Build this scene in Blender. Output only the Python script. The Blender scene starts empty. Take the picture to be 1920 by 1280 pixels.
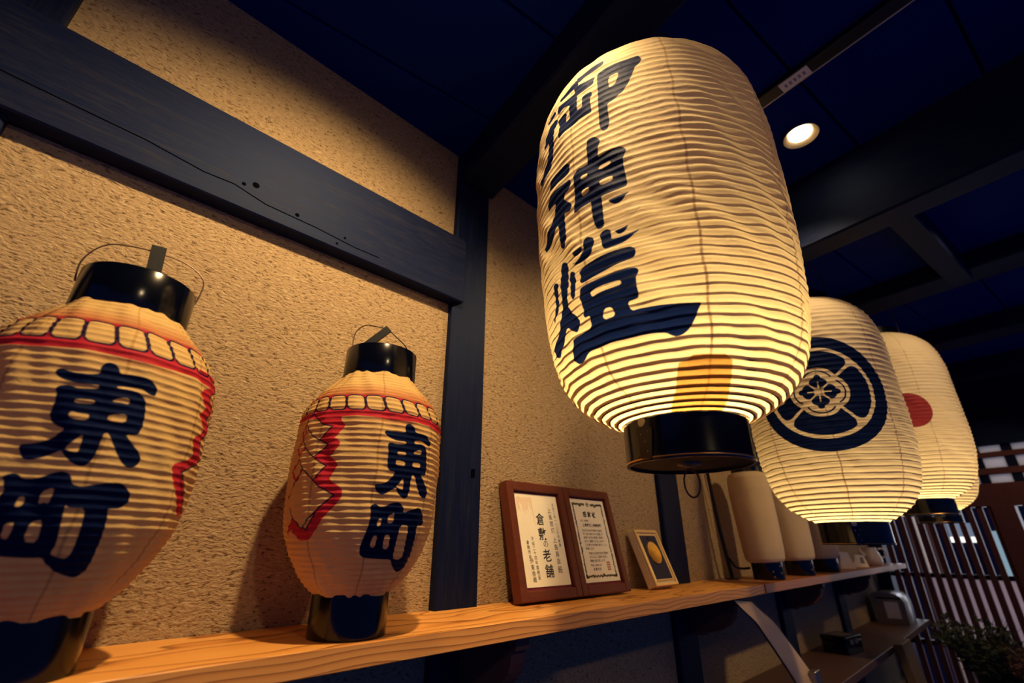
import bpy, bmesh, math, random
import numpy as np
from mathutils import Matrix, Vector

random.seed(7); rng = np.random.default_rng(7)
scene = bpy.context.scene
COL = scene.collection

# ---------------------------------------------------------------- camera
# world: wall plane is y = 0, x runs along the wall to the right, room is at y < 0
cam_data = bpy.data.cameras.new('camera'); cam = bpy.data.objects.new('camera', cam_data)
COL.objects.link(cam)
cam_data.sensor_width = 36.0; cam_data.lens = 860/1920*36
cam_data.clip_start = .02; cam_data.clip_end = 60
R3 = Matrix(((0.719682, -0.28123, -0.634797), (-0.694296, -0.287213, -0.659896), (0.00326, 0.915652, -0.401959)))
cam.matrix_world = Matrix.Translation((0, -.9, 1.6)) @ R3.to_4x4()
cam_data.dof.use_dof = True; cam_data.dof.focus_distance = .85; cam_data.dof.aperture_fstop = 3.2
scene.camera = cam

# ---------------------------------------------------------------- world, exposure
world = bpy.data.worlds.new('world'); scene.world = world; world.use_nodes = True
bg = world.node_tree.nodes['Background']
bg.inputs[0].default_value = (.07, .20, 1.0, 1); bg.inputs[1].default_value = .15
scene.view_settings.view_transform = 'Standard'; scene.view_settings.look = 'None'
scene.view_settings.gamma = 1; scene.view_settings.use_curve_mapping = False
scene.view_settings.exposure = 0.0
WARM = (1.0, .67, .31)

def lamp(name, kind, loc, energy, color=WARM, target=None, **kw):
    d = bpy.data.lights.new(name, kind); d.energy = energy; d.color = color
    for k, v in kw.items(): setattr(d, k, v)
    o = bpy.data.objects.new(name, d); COL.objects.link(o); o.location = loc
    if target is not None:
        o.rotation_euler = (Vector(target)-Vector(loc)).to_track_quat('-Z', 'Y').to_euler()
    return o
# ceiling downlights (A lights the left bay and is above the frame, B is the one in view); C, D and E are unseen spots added as fill
SPOT_A = lamp('spot_a', 'SPOT', (.27, -.64, 2.655), 66, WARM, (.22, -.12, 1.5), spot_size=math.radians(126), spot_blend=.85, shadow_soft_size=.022)
SPOT_B = lamp('spot_b', 'SPOT', (1.30, -.773, 2.655), 22, WARM, (1.25, -.25, 1.5), spot_size=math.radians(115), spot_blend=.5, shadow_soft_size=.022)
SPOT_C = lamp('spot_c', 'SPOT', (.10, -2.1, 2.60), 15, (1.0, .72, .40), (.35, -.2, 1.55), spot_size=math.radians(66), spot_blend=.8, shadow_soft_size=.04)  # added further into the room, fills the lantern fronts and upper wall
SPOT_D = lamp('spot_d', 'SPOT', (1.95, -1.35, 2.62), 38, WARM, (2.5, -.15, 1.6), spot_size=math.radians(80), spot_blend=.6, shadow_soft_size=.03)  # added to brighten the white lanterns, no fixture
SPOT_E = lamp('spot_e', 'SPOT', (3.9, -1.3, 2.55), 11, WARM, (4.3, -.5, 1.3), spot_size=math.radians(110), spot_blend=.6, shadow_soft_size=.03)  # added to lift the dim far shelf and lattice
# daylight / street light from outside, behind the lattice
STREET = lamp('street_light', 'AREA', (6.3, -.9, 2.0), 60, (.86, .88, 1.0), (4.7, -.7, 1.5), shape='RECTANGLE', size=2.6, size_y=2.2)
# painted shapes, unrolled: (arc across, arc up) in 0.1 mm
GL = {'big_out':[[-576,6113,-459,6162,-301,6161,-178,6173,-1,6162,142,6148,190,6061,189,5984,73,5878,33,5745,-70,5516,-178,5385,-298,5291,-422,5262,-434,5122,-429,4928,-435,4818,-489,4731,-554,4744,-598,4848,-592,5073,-578,5425,-569,5743,-578,5990],[-998,6399,-901,6434,-747,6452,-564,6449,-419,6455,-456,6275,-556,6261,-804,6255,-959,6211],[-1008,6162,-803,6104,-661,6104,-618,6102,-636,5993,-654,5911,-802,5880,-931,5886,-999,5883],[-1060,6385,-963,6320,-946,6123,-970,5902,-980,5275,-1039,5286,-1032,5966],[-1437,6259,-1297,6301,-1137,6330,-1030,6345,-997,6126,-1125,6162,-1262,6163,-1430,6189],[-1490,6097,-1353,6067,-1139,6005,-1012,5994,-969,5852,-992,5285,-1119,5274,-1289,5284,-1421,5242,-1444,5284,-1406,5525,-1485,5715,-1458,5732,-1261,5733,-1217,5645,-1263,5537,-1241,5494,-1154,5519,-1161,5723,-1129,5736,-1150,5813,-1338,5882,-1480,5869],[-876,5719,-802,5785,-675,5731,-685,5640,-725,5565,-702,5334,-707,5266,-823,5276,-1009,5300,-1004,5530,-874,5521,-870,5647],[-1598,6133,-1556,6037,-1625,5982,-1809,6043,-1920,6082,-1834,6215,-1723,6188],[-1502,5823,-1472,5724,-1555,5676,-1581,5482,-1594,5281,-1634,5113,-1671,5014,-1743,4878,-1889,4848,-2020,4804,-2152,4789,-2238,4896,-2164,4996,-1999,5093,-1890,5116,-1804,5263,-1774,5514,-1971,5461,-2023,5535,-1962,5696,-1807,5827,-1647,5911],[-1813,4447,-1768,4564,-1641,4591,-1429,4587,-1272,4563,-1205,4482,-1225,4367,-1313,4325,-1497,4359,-1660,4359,-1784,4385],[-1951,4084,-1911,4222,-1794,4279,-1585,4261,-1367,4221,-1220,4201,-1208,4121,-1247,4026,-1390,4005,-1397,3940,-1381,3875,-1265,3761,-1233,3664,-1295,3613,-1432,3652,-1438,3521,-1427,3349,-1429,3187,-1462,3120,-1520,3057,-1579,3076,-1607,3141,-1602,3326,-1610,3534,-1635,3551,-1750,3474,-1829,3389,-1942,3370,-2195,3388,-2279,3469,-2288,3567,-2115,3582,-1880,3685,-1761,3778,-1682,3917,-1641,4013,-1792,4036,-1917,4040],[-845,4637,-813,4726,-732,4724,-644,4655,-600,4554,-644,4482,-664,4334,-677,4048,-691,3564,-691,3252,-695,3057,-729,2998,-810,3006,-852,3102,-870,3265,-875,3504,-862,3823,-862,4163,-854,4424],[-1139,4214,-1058,4280,-953,4260,-803,4264,-618,4270,-444,4291,-308,4286,-259,4248,-221,4172,-258,4130,-295,4030,-296,3899,-286,3749,-276,3604,-295,3550,-362,3532,-524,3527,-694,3534,-848,3522,-1049,3517,-1199,3494,-1207,3590,-1175,3686,-1149,3923,-1148,4131],[-598,3430,-550,3423,-413,3430,-256,3442,-312,3403,-372,3336,-441,3304,-507,3315,-570,3370],[-567,2877,-479,2878,-332,2914,-378,2847,-435,2811,-501,2804],[-800,2906,-764,2948,-675,2960,-610,2917,-620,2783,-602,2762,-482,2750,-324,2771,-165,2807,-280,2729,-441,2658,-604,2642,-731,2643,-769,2688,-780,2823],[-1348,2858,-1267,2860,-1116,2865,-1134,2799,-1204,2760,-1299,2778],[-1086,2956,-1013,2980,-921,2933,-886,2857,-926,2773,-955,2684,-1047,2624,-1173,2611,-1302,2641,-1404,2714,-1295,2685,-1175,2715,-1093,2779],[-1250,2486,-1148,2540,-1042,2549,-878,2563,-656,2571,-454,2566,-352,2559,-296,2507,-292,2446,-338,2378,-481,2363,-689,2334,-915,2311,-1082,2296,-1226,2294,-1255,2343,-1224,2415],[-1984,2606,-1887,2631,-1784,2547,-1865,2411,-1899,2251,-2013,2116,-2170,2025,-2147,2103,-2025,2253,-2003,2480],[-1694,2813,-1622,2855,-1532,2813,-1488,2745,-1506,2594,-1522,2401,-1582,2246,-1627,2100,-1568,1979,-1405,1809,-1431,1702,-1531,1633,-1604,1686,-1664,1721,-1729,1786,-1805,1775,-1857,1699,-1963,1657,-2168,1537,-2333,1496,-2546,1602,-2536,1702,-2405,1755,-2046,1829,-1905,1997,-1802,2178,-1739,2320,-1739,2494,-1694,2692],[-1476,2579,-1420,2594,-1348,2543,-1353,2461,-1339,2371,-1369,2315,-1393,2176,-1481,2126,-1494,2234,-1471,2377,-1484,2482],[-1279,2208,-1234,2243,-1032,2238,-849,2245,-628,2255,-450,2254,-366,2241,-300,2205,-294,2166,-341,2094,-353,1976,-339,1843,-352,1799,-403,1788,-529,1779,-485,1645,-378,1655,-142,1646,83,1627,303,1612,492,1608,438,1535,380,1412,285,1282,196,1216,88,1197,21,1224,-42,1269,-182,1284,-391,1287,-653,1295,-867,1299,-1094,1286,-1312,1285,-1403,1262,-1500,1214,-1641,1189,-1753,1210,-1850,1307,-1788,1433,-1697,1508,-1656,1560,-1466,1572,-1189,1594,-1164,1773,-1300,1770,-1273,1928,-1295,2028,-1320,2118]],'big_hole':[[-378,5882,-188,5896,-246,5685,-376,5577],[-681,4110,-483,4111,-484,4033,-689,4030],[-689,3821,-483,3838,-480,3735,-681,3719],[-996,4088,-878,4084,-876,4009,-995,4009],[-1014,3817,-867,3806,-873,3722,-1017,3711],[-1089,2085,-1025,2118,-813,2130,-573,2112,-559,2046,-745,2043,-948,2039,-1070,2019],[-905,1786,-777,1777,-730,1638,-951,1628]],'big_patch':[[212,896,302,946,802,944,933,863,1037,485,1319,0,-317,0,-45,452,64,855]],'l1_out':[[-432,2508,-431,2553,-391,2569,-340,2547,-276,2533,-165,2534,-75,2564,-94,2633,-69,2683,-28,2704,24,2690,65,2652,85,2592,191,2610,295,2613,382,2595,441,2551,468,2504,468,2450,445,2427,396,2435,330,2476,251,2476,96,2458,104,2429,209,2444,296,2435,359,2398,394,2333,417,2234,434,2093,424,2030,408,1977,304,1967,352,1917,461,1818,513,1758,511,1689,470,1645,412,1633,359,1669,298,1736,229,1839,153,1955,121,1950,118,1879,115,1757,98,1663,57,1605,-1,1608,-58,1637,-122,1693,-159,1742,-219,1701,-282,1660,-362,1633,-409,1634,-459,1682,-480,1741,-484,1775,-407,1785,-326,1810,-257,1857,-197,1936,-194,1950,-255,1970,-316,2013,-345,2075,-344,2131,-341,2216,-353,2291,-378,2336,-361,2378,-295,2398,-241,2387,-215,2372,-45,2395,-52,2434,-134,2422,-244,2422,-354,2449,-407,2476],[-518,1470,-468,1506,-433,1508,-400,1492,-362,1460,-279,1464,-211,1495,-151,1531,-99,1547,-46,1536,-11,1502,13,1432,92,1415,183,1441,286,1469,402,1480,466,1448,524,1390,544,1344,539,1285,489,1229,372,1220,399,1182,416,1063,441,911,448,786,456,699,453,606,418,545,348,528,226,559,112,618,29,690,-19,743,-119,740,-275,750,-426,769,-493,803,-519,872,-506,992,-484,1142,-482,1292,-466,1352,-494,1428]],'l1_hole':[[-193,2258,-41,2271,-37,2229,-193,2219],[103,2310,193,2348,241,2337,247,2285,168,2289,103,2283],[-199,2127,-114,2115,-45,2120,-41,2060,-139,2051,-191,2067],[106,2144,259,2176,268,2084,111,2080],[-141,1762,-83,1850,-38,1916,-30,1839,-28,1730,-86,1737],[-348,1293,-299,1305,-299,1214,-348,1204],[-191,1352,-124,1388,-101,1375,-110,1239,-146,1256,-192,1237],[-377,1066,-302,1071,-335,911,-396,924],[-197,1078,-109,1101,-98,886,-210,894],[23,1201,23,1236,49,1211,182,1217,203,1057,217,826,197,730,118,740,36,782,60,863,42,1018]],'l1_red':[[989,2968,1563,2966,1560,2897,1661,2843,1342,2679,1692,2531,1406,2416,1697,2268,1328,2077,1626,1915,1092,1679,1213,1590,1443,1385,1718,1220,1411,1206,1124,1438,1005,1550,915,1709,940,1752,1235,1872,1227,1938,1102,2075,1198,2138,1402,2234,1160,2374,1161,2410,1285,2497,1088,2660,1142,2723,1300,2790,990,2813]],'l1_lines':[[1661,2843,1342,2679,1692,2531,1686,2584],[1692,2525,1408,2413,1696,2269,1693,2317],[1696,2269,1328,2077,1710,1917,1695,2029],[1710,1917,1092,1679,1224,1591,1389,1446,1717,1236],[1136,1581,1273,1484,1499,1291]],'l2_out':[[176,2472,202,2498,296,2497,430,2497,540,2511,512,2605,549,2649,605,2659,666,2618,717,2524,852,2536,967,2521,1048,2456,1077,2393,1035,2352,948,2388,844,2419,711,2403,711,2349,866,2368,964,2330,996,2239,1028,2006,1012,1923,968,1889,892,1897,963,1814,1056,1709,1092,1633,1069,1563,998,1549,921,1596,850,1690,764,1872,719,1867,705,1765,709,1645,682,1546,625,1515,546,1548,486,1608,453,1669,387,1628,313,1576,248,1552,178,1580,138,1641,122,1698,217,1703,313,1746,384,1826,417,1893,328,1897,288,1938,271,2035,269,2179,243,2278,268,2315,326,2318,399,2306,557,2326,553,2367,394,2357,271,2390,198,2428],[102,1382,125,1414,177,1433,212,1411,248,1390,326,1400,413,1445,508,1465,574,1453,629,1403,651,1320,774,1363,933,1412,1017,1387,1098,1303,1156,1173,1102,1154,957,1145,982,1049,1037,892,1081,723,1103,576,1073,473,963,437,837,475,704,563,635,648,460,654,187,672,68,702,33,755,33,849,70,974,112,1126,127,1247,119,1337]],'l2_hole':[[412,2194,571,2201,567,2155,417,2143],[724,2233,808,2269,870,2255,859,2200,721,2198],[401,2069,570,2053,559,1986,408,1991],[709,2064,857,2068,866,1999,708,1995],[457,1686,517,1749,571,1825,584,1641,503,1662],[246,1224,302,1231,290,1134,235,1123],[405,1274,500,1319,499,1169,398,1172],[207,991,272,997,270,819,184,838],[383,1006,481,1010,511,804,401,812],[629,1147,792,1146,808,1003,844,826,866,727,855,644,765,640,668,665,637,784,629,979]],'l2_red':[[-1124,2818,-532,2760,-503,2627,-456,2587,-434,2548,-443,2510,-488,2463,-513,2406,-558,2355,-501,2340,-457,2283,-464,2237,-496,2191,-544,2128,-593,2093,-518,2037,-463,1991,-446,1964,-477,1898,-517,1824,-544,1764,-480,1712,-382,1657,-332,1611,-319,1548,-331,1493,-397,1404,-485,1315,-560,1235,-618,1156,-678,1078,-737,1006,-789,941,-925,923,-1020,922,-1091,979,-1191,1027,-1237,1082,-1407,971,-1344,1120,-1244,1247,-974,1093,-923,1106,-864,1070,-681,1343,-440,1538,-696,1661,-793,1738,-637,1949,-829,2054,-863,2083,-645,2260,-816,2336,-624,2530,-797,2575,-922,2657]],'l2_lines':[[-1112,2796,-922,2657,-797,2575,-624,2533,-816,2336,-958,2405,-1124,2532,-1218,2646,-1107,2784],[-816,2336,-645,2262,-863,2083,-969,2142,-1103,2239,-1257,2393],[-829,2054,-634,1949,-793,1740,-1074,1925,-1227,2077],[-793,1740,-696,1661,-440,1538,-681,1343,-864,1070,-931,1110,-839,1220,-680,1334],[-931,1106,-974,1093,-1105,1171,-1255,1247,-1375,1382],[-1071,1915,-1270,1756,-1389,1611,-1503,1532]],'l2_redl':[[-1310,2766,-1158,2761],[-1208,2624,-1320,2491,-1251,2402,-1173,2519],[-1247,2372,-1363,2241,-1263,2133,-1127,2232],[-1258,2070,-1441,1920,-1277,1776,-1105,1913]]}

# ---------------------------------------------------------------- helpers
def tag(o, label=None, cat=None, group=None, kind=None):
    if label: o['label'] = label
    if cat: o['category'] = cat
    if group: o['group'] = group
    if kind: o['kind'] = kind
    return o

def empty(name, loc=(0, 0, 0), rot=(0, 0, 0)):
    o = bpy.data.objects.new(name, None); COL.objects.link(o)
    o.empty_display_size = .05; o.location = loc; o.rotation_euler = rot
    return o

def link(name, me, mat=None, parent=None, loc=None, rot=None):
    o = bpy.data.objects.new(name, me); COL.objects.link(o)
    if mat is not None and len(me.materials) == 0: me.materials.append(mat)
    if parent is not None: o.parent = parent
    if loc is not None: o.location = loc
    if rot is not None: o.rotation_euler = rot
    return o

def bm_obj(name, bm, mat=None, parent=None, loc=None, rot=None, smooth=False):
    me = bpy.data.meshes.new(name); bmesh.ops.recalc_face_normals(bm, faces=bm.faces[:])
    bm.to_mesh(me); bm.free()
    if smooth: me.shade_smooth(); me.set_sharp_from_angle(angle=math.radians(38))
    return link(name, me, mat, parent, loc, rot)

def add_box(bm, x0, x1, y0, y1, z0, z1, bevel=0, seg=1):
    g = bmesh.ops.create_cube(bm, size=1)
    for v in g['verts']:
        v.co = ((x0+x1)/2+v.co.x*(x1-x0), (y0+y1)/2+v.co.y*(y1-y0), (z0+z1)/2+v.co.z*(z1-z0))
    if bevel:
        es = list({e for v in g['verts'] for e in v.link_edges})
        bmesh.ops.bevel(bm, geom=es, offset=bevel, segments=seg, affect='EDGES', profile=.5)
    return bm

def box(name, x0, x1, y0, y1, z0, z1, mat, parent=None, bevel=0, seg=1, loc=None, rot=None):
    return bm_obj(name, add_box(bmesh.new(), x0, x1, y0, y1, z0, z1, bevel, seg), mat, parent, loc, rot)

def add_prism(bm, pts, axis, a0, a1):
    """extrude a 2D outline; axis 'x': pts are (y,z); 'y': (x,z); 'z': (x,y)"""
    def P(p, a):
        return {'x': (a, p[0], p[1]), 'y': (p[0], a, p[1]), 'z': (p[0], p[1], a)}[axis]
    A = [bm.verts.new(P(p, a0)) for p in pts]; B = [bm.verts.new(P(p, a1)) for p in pts]
    n = len(pts)
    for i in range(n): bm.faces.new((A[i], A[(i+1) % n], B[(i+1) % n], B[i]))
    bm.faces.new(A[::-1]); bm.faces.new(B)
    return bm

def add_lathe(bm, prof, n=48, closed=False, cx=0, cy=0):
    rows = []
    for r, z in prof:
        rows.append([bm.verts.new((cx+r*math.cos(2*math.pi*i/n), cy+r*math.sin(2*math.pi*i/n), z)) for i in range(n)] if r > 1e-6 else [bm.verts.new((cx, cy, z))])
    m = len(rows)
    for k in range(m if closed else m-1):
        a, b = rows[k], rows[(k+1) % m]
        for i in range(n):
            j = (i+1) % n
            if len(a) == 1 and len(b) == 1: continue
            if len(a) == 1: bm.faces.new((a[0], b[j], b[i]))
            elif len(b) == 1: bm.faces.new((a[i], a[j], b[0]))
            else: bm.faces.new((a[i], a[j], b[j], b[i]))
    return bm

def add_tube(bm, pts, r, n=8, closed=False, caps=True):
    pts = [Vector(p) for p in pts]; m = len(pts); rows = []
    rr = r if isinstance(r, (list, tuple)) else [r]*m
    up = None
    for i, p in enumerate(pts):
        a = pts[i-1] if (i > 0 or closed) else p
        b = pts[(i+1) % m] if (i < m-1 or closed) else p
        t = (b-a).normalized()
        if up is None: up = t.orthogonal().normalized()
        up = (up - t*up.dot(t)); up = up.normalized() if up.length > 1e-6 else t.orthogonal().normalized()
        w = t.cross(up)
        rows.append([bm.verts.new(p+(up*math.cos(2*math.pi*k/n)+w*math.sin(2*math.pi*k/n))*rr[i]) for k in range(n)])
    for i in range(m if closed else m-1):
        a, b = rows[i], rows[(i+1) % m]
        for k in range(n): bm.faces.new((a[k], a[(k+1) % n], b[(k+1) % n], b[k]))
    if caps and not closed: bm.faces.new(rows[0][::-1]); bm.faces.new(rows[-1])
    return bm

def spline(pts, n=8):
    pts = [Vector(p) for p in pts]; out = []
    for i in range(len(pts)-1):
        p0 = pts[max(i-1, 0)]; p1 = pts[i]; p2 = pts[i+1]; p3 = pts[min(i+2, len(pts)-1)]
        for k in range(n):
            t = k/n
            out.append(.5*((2*p1)+(p2-p0)*t+(2*p0-5*p1+4*p2-p3)*t*t+(3*p1-p0-3*p2+p3)*t**3))
    return out+[pts[-1]]

def grid_mesh(name, V, wrap, attrs=None):
    """V: (rows, cols, 3) array of points, joined into quads"""
    n, m, _ = V.shape; me = bpy.data.meshes.new(name)
    idx = np.arange(n*m).reshape(n, m)
    c2 = np.roll(idx, -1, axis=1) if wrap else None
    if wrap: a, b, c, d = idx[:-1], c2[:-1], c2[1:], idx[1:]
    else: a, b, c, d = idx[:-1, :-1], idx[:-1, 1:], idx[1:, 1:], idx[1:, :-1]
    F = np.stack([a, b, c, d], -1).reshape(-1, 4); nf = len(F)
    me.vertices.add(n*m); me.vertices.foreach_set('co', V.reshape(-1).astype(np.float32))
    me.loops.add(nf*4); me.loops.foreach_set('vertex_index', F.reshape(-1).astype(np.int32))
    me.polygons.add(nf); me.polygons.foreach_set('loop_start', (np.arange(nf)*4).astype(np.int32))
    me.update(calc_edges=True)
    for k, v in (attrs or {}).items():
        at = me.attributes.new(k, 'FLOAT', 'POINT'); at.data.foreach_set('value', np.ascontiguousarray(v, dtype=np.float32).reshape(-1))
    me.shade_smooth()
    return me

def text_bm(bm, chars, size, x, z, dx=0, dz=0, y=0, jitter=0, bold=0):
    """add glyph meshes (flat, facing -y) to bm; one after the other from (x,z) in steps (dx,dz)"""
    for ch in chars:
        if ch.strip():
            cu = bpy.data.curves.new('t', 'FONT'); cu.body = ch; cu.size = size; cu.resolution_u = 2
            cu.align_x = 'CENTER'; cu.align_y = 'CENTER'; cu.offset = bold
            o = bpy.data.objects.new('t', cu); COL.objects.link(o)
            bpy.context.view_layer.update()
            me = bpy.data.meshes.new_from_object(o.evaluated_get(bpy.context.evaluated_depsgraph_get()))
            a = random.uniform(-1, 1)*jitter
            me.transform(Matrix.Translation((x, y, z)) @ Matrix.Rotation(a, 4, 'Y') @ Matrix.Rotation(math.pi/2, 4, 'X'))
            bm.from_mesh(me); bpy.data.meshes.remove(me)
            bpy.data.objects.remove(o); bpy.data.curves.remove(cu)
        x += dx; z += dz
    return bm

# ---------------------------------------------------------------- materials
def new_mat(name):
    m = bpy.data.materials.new(name); m.use_nodes = True
    nt = m.node_tree; nt.nodes.clear()
    out = nt.nodes.new('ShaderNodeOutputMaterial')
    return m, nt, out
def N(nt, t, **kw):
    n = nt.nodes.new(t)
    for k, v in kw.items():
        if k in n.inputs and not hasattr(n, k): n.inputs[k].default_value = v
        else: setattr(n, k, v)
    return n
def setin(n, **kw):
    for k, v in kw.items(): n.inputs[k.replace('_', ' ')].default_value = v
    return n
def ramp(nt, stops, interp='LINEAR'):
    r = nt.nodes.new('ShaderNodeValToRGB'); cr = r.color_ramp; cr.interpolation = interp
    while len(cr.elements) < len(stops): cr.elements.new(.5)
    for e, (p, c) in zip(cr.elements, stops): e.position = p; e.color = (*c, 1) if len(c) == 3 else c
    return r
def mix(nt, fac, a, b, blend='MIX'):
    n = nt.nodes.new('ShaderNodeMix'); n.data_type = 'RGBA'; n.blend_type = blend
    for sock, v in ((n.inputs[0], fac), (n.inputs[6], a), (n.inputs[7], b)):
        if isinstance(v, (int, float)): sock.default_value = v
        elif isinstance(v, tuple): sock.default_value = (*v, 1) if len(v) == 3 else v
        else: nt.links.new(v, sock)
    return n.outputs[2]
def mathn(nt, op, a, b=0.0, clamp=False):
    n = nt.nodes.new('ShaderNodeMath'); n.operation = op; n.use_clamp = clamp
    for s, v in ((n.inputs[0], a), (n.inputs[1], b)):
        if isinstance(v, (int, float)): s.default_value = v
        else: nt.links.new(v, s)
    return n.outputs[0]
def coords(nt, scale=(1, 1, 1), kind='Object'):
    tc = nt.nodes.new('ShaderNodeTexCoord'); mp = nt.nodes.new('ShaderNodeMapping'); mp.inputs['Scale'].default_value = scale
    nt.links.new(tc.outputs[kind], mp.inputs['Vector']); return mp.outputs[0]
def noise(nt, vec, scale, detail=4, rough=.55, dist=0):
    n = nt.nodes.new('ShaderNodeTexNoise'); setin(n, Scale=scale, Detail=detail, Roughness=rough, Distortion=dist)
    nt.links.new(vec, n.inputs['Vector']); return n.outputs['Fac']
def bump(nt, h, strength, dist=.002, normal=None):
    b = nt.nodes.new('ShaderNodeBump'); setin(b, Strength=strength, Distance=dist); nt.links.new(h, b.inputs['Height'])
    if normal is not None: nt.links.new(normal, b.inputs['Normal'])
    return b.outputs[0]
def principled(nt, out, color, rough=.5, spec=.5, metal=0, normal=None, coat=0, **kw):
    p = nt.nodes.new('ShaderNodeBsdfPrincipled')
    for s, v in (('Base Color', color), ('Roughness', rough), ('Specular IOR Level', spec), ('Metallic', metal), ('Coat Weight', coat)):
        if isinstance(v, (int, float)): p.inputs[s].default_value = v
        elif isinstance(v, tuple): p.inputs[s].default_value = (*v, 1)
        else: nt.links.new(v, p.inputs[s])
    for k, v in kw.items(): p.inputs[k.replace('_', ' ')].default_value = v
    if normal is not None: nt.links.new(normal, p.inputs['Normal'])
    if out is not None: nt.links.new(p.outputs[0], out.inputs['Surface'])
    return p
def simple(name, color, rough=.5, spec=.5, metal=0, coat=0, var=.15, scale=30, bumps=0, bscale=120, **kw):
    m, nt, out = new_mat(name); v = coords(nt)
    f = noise(nt, v, scale, 5)
    c = mix(nt, f, tuple(x*(1-var) for x in color), tuple(min(1, x*(1+var)) for x in color))
    nrm = bump(nt, noise(nt, v, bscale, 3), bumps, .001) if bumps else None
    principled(nt, out, c, rough, spec, metal, nrm, coat, **kw); return m
def emit(name, color, strength):
    m, nt, out = new_mat(name); e = nt.nodes.new('ShaderNodeEmission'); e.inputs[0].default_value = (*color, 1); e.inputs[1].default_value = strength
    nt.links.new(e.outputs[0], out.inputs['Surface']); return m

def m_plaster():
    m, nt, out = new_mat('straw_plaster'); v = coords(nt)
    big = noise(nt, v, 1.6, 3); fine = noise(nt, v, 95, 6, .65)
    # chopped straw: two sets of short fibres, each a noise stretched along its own slant and bent by a slow warp
    warp = nt.nodes.new('ShaderNodeTexNoise'); setin(warp, Scale=16, Detail=2); nt.links.new(v, warp.inputs['Vector'])
    def fibres(ang, sx, sz, scale):
        a = nt.nodes.new('ShaderNodeVectorMath'); a.operation = 'MULTIPLY_ADD'
        nt.links.new(warp.outputs['Color'], a.inputs[0]); a.inputs[1].default_value = (.022, .022, .022); nt.links.new(v, a.inputs[2])
        mp = nt.nodes.new('ShaderNodeMapping'); mp.inputs['Rotation'].default_value = (0, ang, 0); mp.inputs['Scale'].default_value = (sx, 1, sz)
        nt.links.new(a.outputs[0], mp.inputs['Vector']); return noise(nt, mp.outputs[0], scale, 2, .5)
    f1, f2 = fibres(.25, .60, 1.4, 160), fibres(-.75, .65, 1.5, 185)
    def dark(f): r = ramp(nt, [(.30, (1, 1, 1)), (.395, (0, 0, 0))]); nt.links.new(f, r.inputs[0]); return r.outputs[0]
    def lite(f): r = ramp(nt, [(.62, (0, 0, 0)), (.70, (1, 1, 1))]); nt.links.new(f, r.inputs[0]); return r.outputs[0]
    pit = mathn(nt, 'MAXIMUM', dark(f1), dark(f2)); st = mathn(nt, 'MAXIMUM', lite(f1), lite(f2))
    c = mix(nt, big, (.34, .245, .142), (.42, .305, .178))
    c = mix(nt, mathn(nt, 'MULTIPLY', fine, .5), c, (.30, .205, .118))
    c = mix(nt, mathn(nt, 'MULTIPLY', pit, .85), c, (.105, .06, .032))
    c = mix(nt, mathn(nt, 'MULTIPLY', st, .5), c, (.56, .44, .27))
    hh = mathn(nt, 'ADD', mathn(nt, 'MULTIPLY', mathn(nt, 'ADD', f1, f2), .8), mathn(nt, 'MULTIPLY', fine, .45))
    principled(nt, out, c, .95, .1, 0, bump(nt, hh, .8, .004)); return m

def m_darkwood(name, base=(.0022, .0055, .032), hi=(.030, .030, .042), rough=.55, along='x', stretch=14, spec=.2):  # default base, hi and blue sheen carry the bluish shadow tone of black timber
    m, nt, out = new_mat(name)
    sc = {'x': (1/stretch*3, 3, 3), 'y': (3, 1/stretch*3, 3), 'z': (3, 3, 1/stretch*3)}[along]
    v = coords(nt, sc)
    g = mathn(nt, 'ADD', mathn(nt, 'MULTIPLY', noise(nt, v, 20, 6, .6, .5), .5), mathn(nt, 'MULTIPLY', noise(nt, v, 75, 6, .65, .3), .5)); g2 = noise(nt, v, 5, 4)
    r = ramp(nt, [(.42, base), (.55, tuple(a*.7+b*.3 for a, b in zip(base, hi))), (.68, hi)]); nt.links.new(g, r.inputs[0])
    c = mix(nt, g2, r.outputs[0], base)
    rr = mathn(nt, 'MULTIPLY_ADD', g, .3); rr.node.inputs[2].default_value = rough-.15
    principled(nt, out, c, rr, spec, 0, bump(nt, g, .35, .002), Specular_Tint=(.45, .62, 1, 1) if base[2] > base[0]*2 else (1, 1, 1, 1)); return m

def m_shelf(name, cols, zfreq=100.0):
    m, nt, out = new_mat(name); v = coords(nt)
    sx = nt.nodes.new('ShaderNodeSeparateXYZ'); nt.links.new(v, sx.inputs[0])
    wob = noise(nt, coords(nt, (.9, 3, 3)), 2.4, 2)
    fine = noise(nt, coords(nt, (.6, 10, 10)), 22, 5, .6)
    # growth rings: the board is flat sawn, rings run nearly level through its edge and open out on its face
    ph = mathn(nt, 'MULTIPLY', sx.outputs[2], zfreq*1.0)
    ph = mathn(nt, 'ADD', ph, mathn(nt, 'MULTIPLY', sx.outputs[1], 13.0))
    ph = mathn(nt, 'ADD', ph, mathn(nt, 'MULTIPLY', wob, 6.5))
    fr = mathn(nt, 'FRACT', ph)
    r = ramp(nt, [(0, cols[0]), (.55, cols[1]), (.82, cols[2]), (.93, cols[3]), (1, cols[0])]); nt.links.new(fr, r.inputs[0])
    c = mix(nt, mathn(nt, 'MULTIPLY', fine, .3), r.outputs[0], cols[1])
    principled(nt, out, c, .42, .4, 0, bump(nt, fine, .12, .001), .0); return m

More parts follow.
